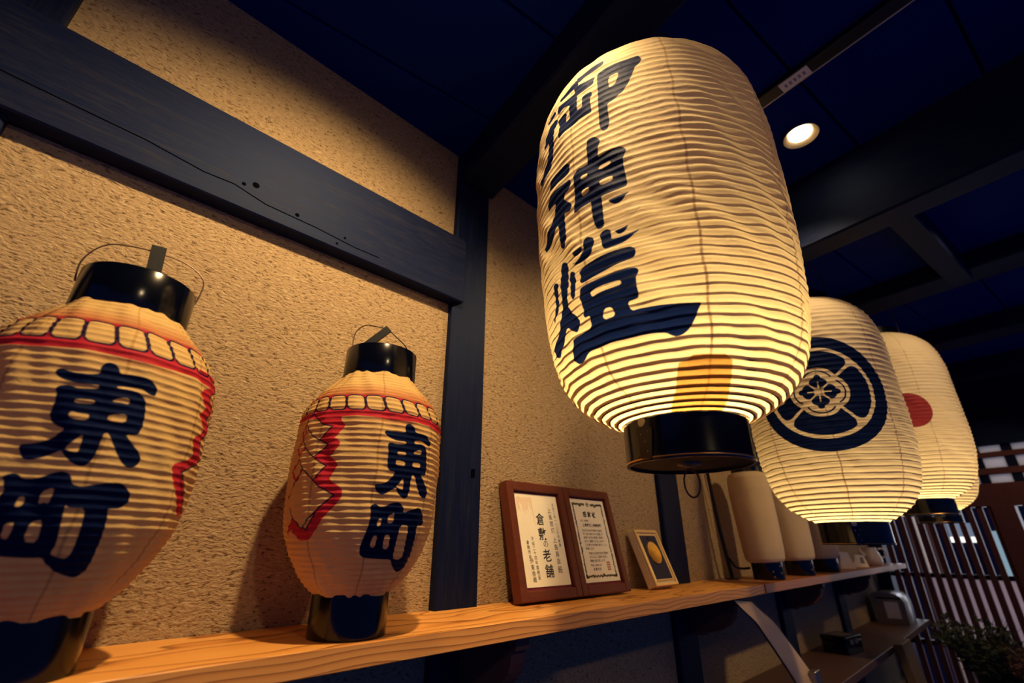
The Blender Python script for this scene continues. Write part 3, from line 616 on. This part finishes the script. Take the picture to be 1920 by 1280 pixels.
def smax(a, b, k):
    h = np.clip(.5+.5*(a-b)/k, 0, 1); return b*(1-h)+a*h+k*h*(1-h)
def paint_crest(U, V):
    x0, y0 = U-.008, V-.3985; t = math.radians(-5); x = x0*math.cos(t)+y0*math.sin(t); y = -x0*math.sin(t)+y0*math.cos(t); y = y*1.04
    rr = np.hypot(x, y); ring = np.abs(rr-.1605)-.0185
    flower = np.full(U.shape, 1.0); lobes = np.full(U.shape, 1.0); arcs = np.full(U.shape, 1.0); pet = np.full(U.shape, 1.0); spoke = np.full(U.shape, 1.0)
    for k in range(4):
        a = k*math.pi/2; p = x*math.cos(a)+y*math.sin(a); q = -x*math.sin(a)+y*math.cos(a)
        lb = smax((np.abs(q)-p*.98)*.715+.0030, np.hypot(p-.018, q*.92)-.113, .025); lobes = np.minimum(lobes, lb)
        flower = np.minimum(flower, np.hypot(p-.034, q*.86)-.0400)
        ar = np.maximum(np.abs(np.hypot(p-.034, q*.86)-.0315)-.0021, .036-p*1.0+np.abs(q)*.28); arcs = np.minimum(arcs, ar)
        pt = np.minimum(np.hypot(p-.028, q*.72)-.0165, np.hypot(p-.045, q)-.0085); pet = np.minimum(pet, pt)
        spoke = np.minimum(spoke, np.maximum(np.abs(q)-.0018, np.abs(p-.018)-.013))
        a2 = a+math.pi/4; q2 = -x*math.sin(a2)+y*math.cos(a2); spoke = np.minimum(spoke, np.maximum(np.abs(q2)-.0021, rr-.05))
    pet = np.maximum(np.maximum(pet, -spoke), -(rr-.0085))
    ink = np.minimum(ring, np.maximum(lobes, -(flower-.003))); ink = np.minimum(ink, np.minimum(arcs, pet))
    return dict(ink=ink)
def paint_sun(U, V): return dict(red=np.hypot(U-.052, V-.3745)-.0695)
def paint_none(U, V): return {}

hang_lantern(.675, -.58, 1.705, LARGE, .01295, 6, 330, 90, paint_big, M['paper_big'], 'largest lit paper lantern in front with three bold black characters, hanging by the post', .058, 9.5, clasp=(-.62, 1.9))
hang_lantern(1.753, -.545, 1.598, BARREL, .0165, 7, 430, 80, paint_crest, M['paper_cr'], 'lit white paper lantern with a black ringed flower crest', .012, 5, clasp=(.1,), ring=False, sag=.0026)
hang_lantern(2.60, -.648, 1.707, BARREL, .0150, 5, 160, 60, paint_sun, M['paper_cr'], 'lit paper lantern with a plain red disc, behind the crest lantern', .10, 5.5, ring=False, sag=.0024)
hang_lantern(3.354, -.608, 1.700, BARREL, .0165, 4, 120, 50, paint_none, M['paper_cr'], 'farthest hanging paper lantern, mostly hidden behind the red disc lantern', .1, 5, ring=False)

def paint_small(key, b0, b1, off, slant):
    cell = 2*math.pi*.1205/24
    def f(U, V):
        uu = U-off+slant*(V-b0); x = ((uu/cell) % 1-.5)*cell; y = V-(b0+b1)/2
        qx = np.abs(x)-(cell/2-.0012)+.0075; qy = np.abs(y)-(b1-b0)/2+.0075
        pet = np.hypot(np.maximum(qx, 0), np.maximum(qy, 0))+np.minimum(np.maximum(qx, qy), 0)-.0075
        line = np.abs(pet)-.00125
        band = np.maximum(np.maximum(V-(b1+.0015), (b0-.0118-.0012*np.sin(U*60))-V), -pet)
        red = np.minimum(band, field(U, V, polys(key+'_red'), sd_poly))
        ink = np.minimum(line, ink_field(U, V, polys(key+'_out'), polys(key+'_hole')))
        ink = np.minimum(ink, field(U, V, polys(key+'_lines'), lambda P, s: sd_line(P, s)-.0011))
        if key+'_redl' in GL: red = np.minimum(red, field(U, V, polys(key+'_redl'), lambda P, s: sd_line(P, s)-.0022))
        up = np.clip(1-(V-b1)/.034, 0, 1)*(V > b1-.004)*(pet > 0)
        lo = np.clip(1-np.abs(V-(b0-.0155))/.0055, 0, 1)*.75*np.clip(.5+np.sin(U*31+1.0)*.9, 0, 1)
        return dict(ink=ink, red=red, wash=np.clip(up*.95+lo*.6, 0, 1))
    return f

def shelf_lantern(x, y, key, b0, b1, off, slant, label, lean=0.0, tab=None, hoop_h=.062):
    """painted lantern standing on the shelf: root on the shelf under its base"""
    root = empty('painted_lantern', (x, y, SHELF)); tag(root, label, 'lantern', 'painted lanterns standing on the shelf')
    face = math.atan2(-.9-y, -x)
    lantern_body(SMALL, face, .0087, 7, 340, 40, .0014, paint_small(key, b0, b1, off, slant), M['paper_sm'], root, 8, .012, False, 0, lean, 1.3)
    bm = bmesh.new(); add_lathe(bm, [(.0565, .0), (.0568, .003), (.0568, .058), (.054, .058), (.054, 0)], 64, True); add_lathe(bm, [(0, .001), (.0545, .001), (.0545, .004), (0, .004)], 32)
    bm_obj('base_tube', bm, M['lacquer'], root, smooth=True)
    zt = .398; cx = lean*.42
    bm = bmesh.new(); add_lathe(bm, [(.0635, zt), (.0642, zt+.002), (.0642, zt+.053), (.0632, zt+.0545), (.0612, zt+.053), (.0612, zt)], 72, True, cx)
    ringo = bm_obj('top_ring', bm, M['lacquer'], root, smooth=True)
    c, s_ = math.cos(face+math.pi/2), math.sin(face+math.pi/2)      # to the right as seen from the room
    def P(l, z, f=0): return (cx+l*c+f*math.cos(face), l*s_+f*math.sin(face), z)
    zr = zt+.034
    bm = bmesh.new(); add_tube(bm, spline([P(*q) for q in tab['wire']], 8), .0011, 6); bm_obj('wire_handle', bm, M['wire'], root, smooth=True)
    a, b_ = Vector(P(*tab['a'])), Vector(P(*tab['b'])); ax = (b_-a).normalized(); n1 = ax.cross(Vector((math.cos(face), math.sin(face), 0))).normalized(); n2 = ax.cross(n1)
    bm = bmesh.new(); w = tab['w']; vs = []
    for q in (a, b_):
        for i, j in ((-1, -1), (1, -1), (1, 1), (-1, 1)): vs.append(bm.verts.new(q+n1*w*i+n2*.0035*j))
    for f in ((0, 1, 2, 3), (7, 6, 5, 4), (0, 4, 5, 1), (1, 5, 6, 2), (2, 6, 7, 3), (3, 7, 4, 0)): bm.faces.new([vs[i] for i in f])
    bm_obj('handle_stick', bm, M['blackwood'], root)
    if 'hook' in tab:
        bm = bmesh.new(); add_tube(bm, spline([P(*q) for q in tab['hook']], 6), .0009, 6); bm_obj('hook', bm, M['steel'], root, smooth=True)
    return root
shelf_lantern(.018, -.143, 'l1', .291, .326, -.0022, .25, 'nearest painted lantern, cut off by the left edge, its black handle stick upright', -.012,
    dict(wire=[(-.0655, .435), (-.0675, .463), (-.059, .487), (-.046, .501), (-.027, .507), (-.011, .5095), (.007, .510), (.033, .509), (.055, .500), (.067, .486), (.067, .4635), (.064, .447)], a=(.009, .445), b=(.003, .5195), w=.0088))
shelf_lantern(.3814, -.147, 'l2', .2805, .308, -.0128, .32, 'whole painted lantern standing between the cut-off one and the dark post', .004,
    dict(wire=[(-.051, .4505), (-.056, .474), (-.052, .4965), (-.037, .511), (-.017, .5105), (.003, .5076), (.020, .495), (.042, .475), (.0525, .450)], a=(-.048, .451), b=(.006, .509), w=.0068,
         hook=[(-.010, .448), (-.008, .460), (-.013, .468), (-.009, .476), (-.010, .492)]))

# ---------------------------------------------------------------- framed certificates
def leaning(name, x, ytop, ybot, h, label, cat):
    a = math.asin((ytop-ybot)/h)
    r = empty(name, (x, ybot, SHELF+.0005), (-a, 0, 0)); return tag(r, label, cat)
FW, FH, FT = .215, .272, .030
fr = leaning('double_picture_frame', .815, -.004, -.060, .272, 'red-brown wooden double frame holding two certificates, leaning on the wall', 'frame')
for k, x0 in enumerate((0, FW+.001)):
    bw = .0225
    f = empty('frame_panel', (0, 0, 0)); f.parent = fr
    for nm, (a, b, c, d) in dict(stile=(x0, x0+bw, 0, FH), stile2=(x0+FW-bw, x0+FW, 0, FH), rail=(x0+bw, x0+FW-bw, 0, bw), rail2=(x0+bw, x0+FW-bw, FH-bw, FH)).items():
        box(nm.rstrip('2'), a, b, -FT, 0, c, d, M['mahogany'], f, .0025, 2)
    box('mat', x0+bw, x0+FW-bw, -.0195, -.0175, bw, FH-bw, M['mat_red'], f)
    px0, px1, pz0, pz1 = x0+bw+.005, x0+FW-bw-.005, bw+.007, FH-bw-.005
    pap = box('certificate', px0, px1, -.0210, -.0196, pz0, pz1, M['cert'], fr)
    yf = -.0213
    if k == 0:
        bm = bmesh.new(); cx = (px0+px1)/2; top = pz1
        # main line, then the smaller columns right and left of it
        text_bm(bm, '倉敷', .031, cx+.004, top-.064, 0, -.0355, yf, .05, .0004); text_bm(bm, 'の', .020, cx+.010, top-.122, 0, 0, yf); text_bm(bm, '老舗', .031, cx+.008, top-.150, 0, -.035, yf, .05, .0004)
        text_bm(bm, '上島提灯', .0145, cx+.044, top-.040, .0006, -.0165, yf, .06); text_bm(bm, '上島商店', .0145, cx+.046, top-.113, .0006, -.0165, yf, .06); text_bm(bm, '殿', .017, cx+.048, top-.182, 0, 0, yf)
        text_bm(bm, '文化二年一八〇五年創業', .0085, cx+.062, top-.024, .0002, -.0100, yf, .05)
        text_bm(bm, '平成二十四年度贈呈', .0100, cx-.036, top-.110, .0005, -.0107, yf, .05)
        text_bm(bm, '倉敷市長', .0100, cx-.054, top-.118, .0004, -.0110, yf, .05); text_bm(bm, '伊東香織', .0130, cx-.050, top-.160, .0006, -.0135, yf, .05)
        tag(bm_obj('lettering', bm, M['ink'], pap), kind='stuff')
        bm = bmesh.new()
        for i in range(16):      # faded red wisteria-like print hanging from the upper left corner
            xx = px0+.006+i*.0036; ln = (.020+.034*random.random())*(1.0 if i < 13 else 1.6)
            add_prism(bm, [(xx, top-.006-.01*random.random()), (xx+.0024, top-.008), (xx+.0022, top-.004-ln*.6), (xx+.003+.002*random.random(), top-.004-ln), (xx+.0004, top-.004-ln*.7)], 'y', yf+.0002, yf+.0003)
        tag(bm_obj('faded_print', bm, M['blossom'], pap), kind='stuff')
    else:
        bm = bmesh.new(); cx = (px0+px1)/2; top = pz1; W = px1-px0; Hh = pz1-pz0
        text_bm(bm, '感謝状', .0170, cx-.021, top-.043, .021, 0, yf, 0, .0003)
        text_bm(bm, '文化二年創業', .0060, cx-.045, top-.060, .0062, 0, yf); text_bm(bm, '上島提灯上島商店殿', .0090, cx-.036, top-.072, .0096, 0, yf, 0, .0002)
        for i, t in enumerate(('あなたは永年地域の伝統を', '守り続け提灯作りを通して', '倉敷の文化の発展と振興に', '大きく貢献されましたので', 'この度その功績を讃えここに', '感謝します')):
            text_bm(bm, t, .0072, cx-.044, top-.086-i*.0094, .0078, 0, yf)
        for i, t in enumerate(('今後とも伝統の技を受継ぎ', 'さらなるご活躍を祈念し', '感謝の意を表します')): text_bm(bm, t, .0072, cx-.036, top-.145-i*.0094, .0076, 0, yf)
        text_bm(bm, '平成二十四年十月', .0058, cx-.038, top-.175, .0060, 0, yf)
        tag(bm_obj('lettering', bm, M['ink'], pap), kind='stuff')
        bm = bmesh.new()      # ornate scroll border
        def blob(x_, z_, s, asp=1.0, ang=0):
            pts = [(x_+s*math.cos(a)*math.cos(ang)-s*asp*math.sin(a)*math.sin(ang), z_+s*math.cos(a)*math.sin(ang)+s*asp*math.sin(a)*math.cos(ang)) for a in np.linspace(0, 2*math.pi, 9, endpoint=False)]
            add_prism(bm, pts, 'y', yf+.0001, yf+.0002)
        m_ = .014
        for i in range(44):
            z_ = pz0+m_+(Hh-2*m_)*i/43
            for xx in (px0+m_, px1-m_): blob(xx+random.uniform(-.0012, .0012), z_, .0026+.0018*random.random(), .6, random.uniform(0, 3))
        for i in range(34):
            x_ = px0+m_+(W-2*m_)*i/33
            blob(x_, pz0+m_+random.uniform(-.002, .002), .0032+.0012*random.random(), .6, random.uniform(0, 3))
            if abs(x_-cx) > .014: blob(x_, pz1-m_+random.uniform(-.0015, .002), .0024+.0022*min(1, abs(x_-cx)/.05)*random.random(), .6, random.uniform(0, 3))
        for sx in (-1, 1):
            for i in range(10): blob(cx+sx*(.018+.0035*i), pz1-m_-.002+.003*math.sin(i), .0034, .6, random.uniform(0, 3))
            for xx in (px0+m_, px1-m_): blob(xx, pz1-m_, .0042); blob(xx, pz0+m_, .0048)
        tag(bm_obj('border_print', bm, M['olive'], pap), kind='stuff')
        bm = bmesh.new(); add_lathe(bm, [(.0045, 0), (.0062, 0), (.0062, .0002), (.0045, .0002)], 24, True); add_box(bm, -.0045, .0045, -.0012, .0012, 0, .0002)
        bm_obj('round_mark', bm, M['ink'], pap, (cx, yf, pz1-m_), (math.pi/2, 0, 0))
        bm = bmesh.new(); text_bm(bm, '倉敷市長', .0078, cx-.028, top-.1845, .0090, 0, yf)
        tag(bm_obj('signature', bm, M['ink'], pap), kind='stuff')
        bm = bmesh.new(); sx0, sz0 = cx+.032, top-.188
        for i in range(3):
            for j in range(4): add_box(bm, sx0+i*.0055, sx0+i*.0055+.0042, yf, yf+.0001, sz0+j*.0058, sz0+j*.0058+.0042)
        tag(bm_obj('red_seal', bm, M['seal'], pap), kind='stuff')

# ---------------------------------------------------------------- medal case
mc = leaning('medal_case', 1.372, -.006, -.066, .168, 'cream boxed gold medal on dark velvet leaning on the wall beside the frame', 'medal case')
CW, CH, CT = .134, .168, .032
box('case', 0, CW, -CT+.006, 0, 0, CH, M['cream'], mc, .003, 2)
for a, b, c, d in ((0, .009, 0, CH), (CW-.009, CW, 0, CH), (.009, CW-.009, 0, .009), (.009, CW-.009, CH-.009, CH)):
    box('lid_edge', a, b, -CT, -CT+.007, c, d, M['goldrim'], mc, .002, 2)
for a, b, c, d in ((.013, .017, .015, CH-.015), (CW-.017, CW-.013, .015, CH-.015), (.017, CW-.017, .015, .019), (.017, CW-.017, CH-.019, CH-.015)):
    box('inner_edge', a, b, -CT+.002, -CT+.007, c, d, M['goldrim'], mc, .001)
box('velvet', .017, CW-.017, -CT+.004, -CT+.0065, .019, CH-.019, M['navy'], mc)
bm = bmesh.new(); add_lathe(bm, [(0, .0034), (.030, .0034), (.0315, .0042), (.0332, .0040), (.0336, 0), (0, 0)], 48)
md = bm_obj('medal', bm, M['gold'], mc, (CW/2, -CT+.004, CH*.575), (math.pi/2, 0, 0), True)
bm = bmesh.new(); add_lathe(bm, [(0, .002), (.006, .0015), (.006, 0), (0, 0)], 16); bm_obj('ribbon_clip', bm, M['ink'], mc, (CW/2, -CT+.004, CH-.026), (math.pi/2, 0, 0))

# ---------------------------------------------------------------- white lanterns on the shelf
WHITE = [(.060, .054), (.064, .065), (.074, .0705), (.10, .074), (.16, .0765), (.26, .080), (.34, .0805), (.385, .077), (.40, .069), (.405, .055)]
def white_lantern(x, y, label, marks):
    root = empty('white_lantern', (x, y, SHELF)); root.rotation_euler = (-.03, -.02, 0); tag(root, label, 'lantern', 'plain white lanterns in a row on the shelf')
    face = math.atan2(-.9-y, -x)
    p = np.array(WHITE); rows = np.linspace(p[0, 0], p[-1, 0], 240); rr = np.interp(rows, p[:, 0], p[:, 1])
    ph = np.linspace(0, 2*math.pi, 96, endpoint=False)
    R = rr[:, None]-.0004*np.abs(np.sin(rows*math.pi/.0046))[:, None]+.0006*np.cos(8*ph)[None, :]
    V = np.stack([R*np.cos(ph+face), R*np.sin(ph+face), np.repeat(rows[:, None], 96, 1)], -1)
    U = np.repeat((((ph+math.pi) % (2*math.pi)-math.pi)*.0745)[None, :], len(rows), 0)
    big = np.full(U.shape, .05)
    link('paper_body', grid_mesh('paper_body', V, True, dict(ink=big, red=big, patch=big, wash=big*0, seam=np.abs(U-.018)-.0008)), M['paper_wh'], root)
    bm = bmesh.new(); add_lathe(bm, [(.055, 0), (.056, .002), (.056, .062), (.053, .062), (.053, 0)], 48, True); add_lathe(bm, [(0, .001), (.054, .001), (.054, .004), (0, .004)], 24)
    b = bm_obj('base_tube', bm, M['lacquer'], root, smooth=True)
    bm = bmesh.new(); add_lathe(bm, [(.054, .402), (.056, .404), (.056, .425), (.053, .425), (.053, .404)], 48, True); bm_obj('top_ring', bm, M['lacquer'], root, smooth=True)
    for q, (pa, pz) in enumerate(marks):
        a = face+pa; ex = Vector((math.cos(a), math.sin(a), 0))
        bm = bmesh.new(); add_lathe(bm, [(0, .0016), (.0025, .0012), (.0032, 0), (0, 0)], 10)
        bm_obj('stud', bm, M['brass'], b, tuple(ex*.056+Vector((0, 0, pz))), Vector((0, 0, 1)).rotation_difference(ex).to_euler())
    return root
studs = [(.95, .024), (.95, .048), (.35, .012), (.33, .030)]
white_lantern(2.125, -.150, 'nearest of the three plain white lanterns with black bases', studs)
white_lantern(2.515, -.150, 'middle of the three plain white lanterns with black bases', studs[:2])
white_lantern(2.925, -.150, 'farthest of the three plain white lanterns with black bases', studs[:2])
# black bow stand behind the first white lantern
st = empty('bow_stand', (2.01, -.05, SHELF)); tag(st, 'thin black bow-shaped lantern stand leaning behind the nearest white lantern', 'stand')
bm = bmesh.new(); add_tube(bm, spline([(-.035, .015, .44), (-.030, .01, .30), (-.018, .005, .16), (.01, 0, .004)], 8), .0075, 8); bm_obj('upright', bm, M['blackwood'], st, smooth=True)
bm = bmesh.new(); add_tube(bm, spline([(-.028, .03, .40), (-.005, .03, .30), (.02, .02, .18)], 8), .003, 6); bm_obj('pale_rod', bm, simple('tan_rod', (.45, .30, .18), .5), st, smooth=True)
bm = bmesh.new(); add_tube(bm, spline([(-.005, -.005, .075), (.02, -.015, .045), (.05, -.03, .038), (.078, -.045, .040)], 8), .0045, 8); bm_obj('foot_hook', bm, M['blackwood'], st, smooth=True)
bm = bmesh.new(); add_lathe(bm, [(0, 0), (.025, 0), (.025, .004), (0, .006)], 16); bm_obj('foot', bm, M['blackwood'], st, (.008, 0, 0))

# ---------------------------------------------------------------- small things at the far end of the shelf
c1 = empty('folded_card', (3.42, -.125, SHELF), (0, 0, -.95)); tag(c1, 'larger folded white card standing beside the farthest white lantern', 'card')
bm = add_prism(bmesh.new(), [(-.045, 0), (.035, 0), (.012, .085), (-.030, .088)], 'y', -.030, -.028); bm_obj('front_leaf', bm, M['white'], c1)
bm = add_prism(bmesh.new(), [(-.045, 0), (.035, 0), (.012, .085), (-.030, .088)], 'y', .010, .012); bm_obj('back_leaf', bm, M['white'], c1, None, (.28, 0, 0))
c2 = empty('place_card', (3.70, -.135, SHELF), (0, 0, -.95)); tag(c2, 'small white place card with a dark window, before the jug', 'card')
bm = add_prism(bmesh.new(), [(-.040, 0), (.045, 0), (.030, .066), (-.018, .068)], 'y', -.004, 0); bm_obj('leaf', bm, M['white'], c2)
bm = add_prism(bmesh.new(), [(.004, .022), (.028, .018), (.022, .054), (.006, .056)], 'y', -.0048, -.0042); bm_obj('print', bm, simple('grey_photo', (.16, .15, .17), .6), c2)
jg = empty('ceramic_jug', (4.10, -.125, SHELF)); tag(jg, 'white ceramic jug with loop handle at the far end of the shelf', 'jug')
bm = bmesh.new(); add_lathe(bm, [(0, .001), (.050, .001), (.058, .010), (.062, .035), (.052, .070), (.040, .095), (.042, .108), (.037, .108), (.036, .096), (.046, .070), (0, .02)], 32)
bm_obj('body', bm, M['ceramic'], jg, smooth=True)
bm = bmesh.new(); add_tube(bm, spline([(.03, -.045, .098), (.05, -.065, .10), (.062, -.078, .080), (.056, -.072, .055), (.045, -.05, .045)], 8), .006, 8); bm_obj('handle', bm, M['ceramic'], jg, smooth=True)
bm = bmesh.new(); add_tube(bm, spline([(-.03, .02, .05), (-.055, .035, .07), (-.07, .045, .10)], 6), [.014]*7+[.012]*2+[.009]*4, 8); bm_obj('spout', bm, M['ceramic'], jg, smooth=True)

# ---------------------------------------------------------------- on and below the lower shelf
LS = 1.127
bx = empty('lacquer_box', (2.97, -.125, LS), (0, 0, -.15)); tag(bx, 'small black box with a pale lid label on the lower shelf', 'box')
box('body', -.085, .085, -.055, .055, 0, .052, M['lacquer'], bx, .004); box('lid', -.088, .088, -.058, .058, .053, .072, M['lacquer'], bx, .004)
box('label', -.055, .055, -.036, .036, .0722, .0732, simple('tan_label', (.30, .20, .14), .7), bx)
for q in (-.055, .0): box('clasp', q, q+.035, -.061, -.0585, .040, .058, M['steel'], bx)
tn = empty('metal_breadbox', (4.33, -.125, LS)); tag(tn, 'grey metal box with a pale panel on the far end of the lower shelf', 'box')
pr = [(-.085, 0), (-.085, .12), (-.075, .15), (-.05, .168), (-.01, .175), (.06, .175), (.075, .165), (.08, .15), (.08, 0)]
bm = add_prism(bmesh.new(), pr, 'x', -.12, .12); bm_obj('shell', bm, M['chrome'], tn)
for xx in (-.128, .112): bm_obj('end_cap', add_prism(bmesh.new(), [(a*1.05, b*1.02) for a, b in pr], 'x', xx, xx+.016), M['steel'], tn)
box('panel', -.1295, -.1285, -.055, .02, .03, .125, M['screen'], tn); box('slot', -.1295, -.128, -.07, .06, .140, .152, M['ink'], tn)
# curved pale strip hanging in front of the wall below the shelf
sp = empty('curved_strip', (1.70, -.16, 1.20)); tag(sp, 'long pale curved strip hanging below the shelf edge', 'strip')
path = spline([(1.700, -.205, 1.432), (1.745, -.215, 1.400), (1.795, -.228, 1.365), (1.825, -.240, 1.325), (1.845, -.262, 1.275), (1.860, -.285, 1.225), (1.872, -.300, 1.185)], 5)
def ribbon(off, th, half, mat, name, a=0, b=None):
    n = len(path); b = n if b is None else b; bm = bmesh.new(); rows = []
    for i in range(a, b):
        q = path[i]; w = half+.022*i/n
        rows.append([bm.verts.new((q.x-1.70+sx*w+off[0], q.y+.16+off[1]+dy, q.z-1.20+off[2]-sx*.006)) for sx, dy in ((-1, 0), (1, 0), (1, th), (-1, th))])
    for r0, r1 in zip(rows[:-1], rows[1:]):
        for k in range(4): bm.faces.new((r0[k], r0[(k+1) % 4], r1[(k+1) % 4], r1[k]))
    bm.faces.new(rows[0][::-1]); bm.faces.new(rows[-1]); return bm_obj(name, bm, mat, sp, smooth=False)
ribbon((0, 0, 0), .0025, .064, M['strip'], 'face'); ribbon((.004, .004, .003), .004, .071, M['ink'], 'backing')
box('bright_band', .035, .115, .064, .067, .137, .143, M['white'], sp, 0, 1, None, (0, -.12, 0))
box('clip', .10, .235, -.155, -.142, -.035, -.012, M['strip'], sp, .002); box('clip', .20, .25, -.15, -.13, -.02, .03, M['steel'], sp, .002)
# weathered plank propped against the lower shelf
pk = empty('plank', (3.30, -.30, 0)); tag(pk, 'weathered plank propped against the front of the lower shelf', 'plank')
box('board', -.11, .11, -.02, .02, 0, 1.16, M['rough_plank'], pk, .004, 1, (.0, -.13, 0), (-.11, .0, 0))

# planter with greenery and dried flowers
pl = empty('flower_planter', (4.10, -.60, 0)); tag(pl, 'dark planter of green sprigs and dried flowers before the lattice', 'plant')
bm = bmesh.new(); add_lathe(bm, [(0, .0), (.11, .0), (.12, .30), (.135, .90), (.14, .93), (.13, .93), (.12, .88), (0, .88)], 28); bm_obj('pot', bm, M['blackwood'], pl, smooth=True)
def sprigs(n, mat, name, cx, cy, spread, hmax, leafs, size, seed):
    r = random.Random(seed); bm = bmesh.new()
    for i in range(n):
        a = r.uniform(0, 6.28); d = spread*math.sqrt(r.random()); hh = hmax*r.uniform(.5, 1); bx_, by_ = cx+.05*math.cos(a), cy+.05*math.sin(a)
        pts = [Vector((bx_+math.cos(a)*d*t**1.6, by_+math.sin(a)*d*t**1.6, .92+hh*t-.06*d*t*t)) for t in np.linspace(0, 1, 6)]
        add_tube(bm, pts, [.0016]*5+[.0007], 4)
        for k in range(leafs):
            t = r.uniform(.25, 1); p = pts[0].lerp(pts[-1], t) if t < .3 else pts[min(5, int(t*5))]+Vector((r.uniform(-.01, .01), r.uniform(-.01, .01), r.uniform(-.012, .012)))
            q = Vector((r.uniform(-1, 1), r.uniform(-1, 1), r.uniform(-.4, 1))).normalized()*size*r.uniform(.6, 1.3); w = q.orthogonal().normalized()*size*.28
            v = [bm.verts.new(p), bm.verts.new(p+q*.5+w), bm.verts.new(p+q), bm.verts.new(p+q*.5-w)]; bm.faces.new(v)
    return tag(bm_obj(name, bm, mat, pl), kind='stuff')
sprigs(90, M['leaf'], 'foliage', -.02, .08, .20, .34, 26, .030, 1); sprigs(34, M['dry'], 'dried_flowers', -.02, -.10, .13, .22, 30, .024, 2)
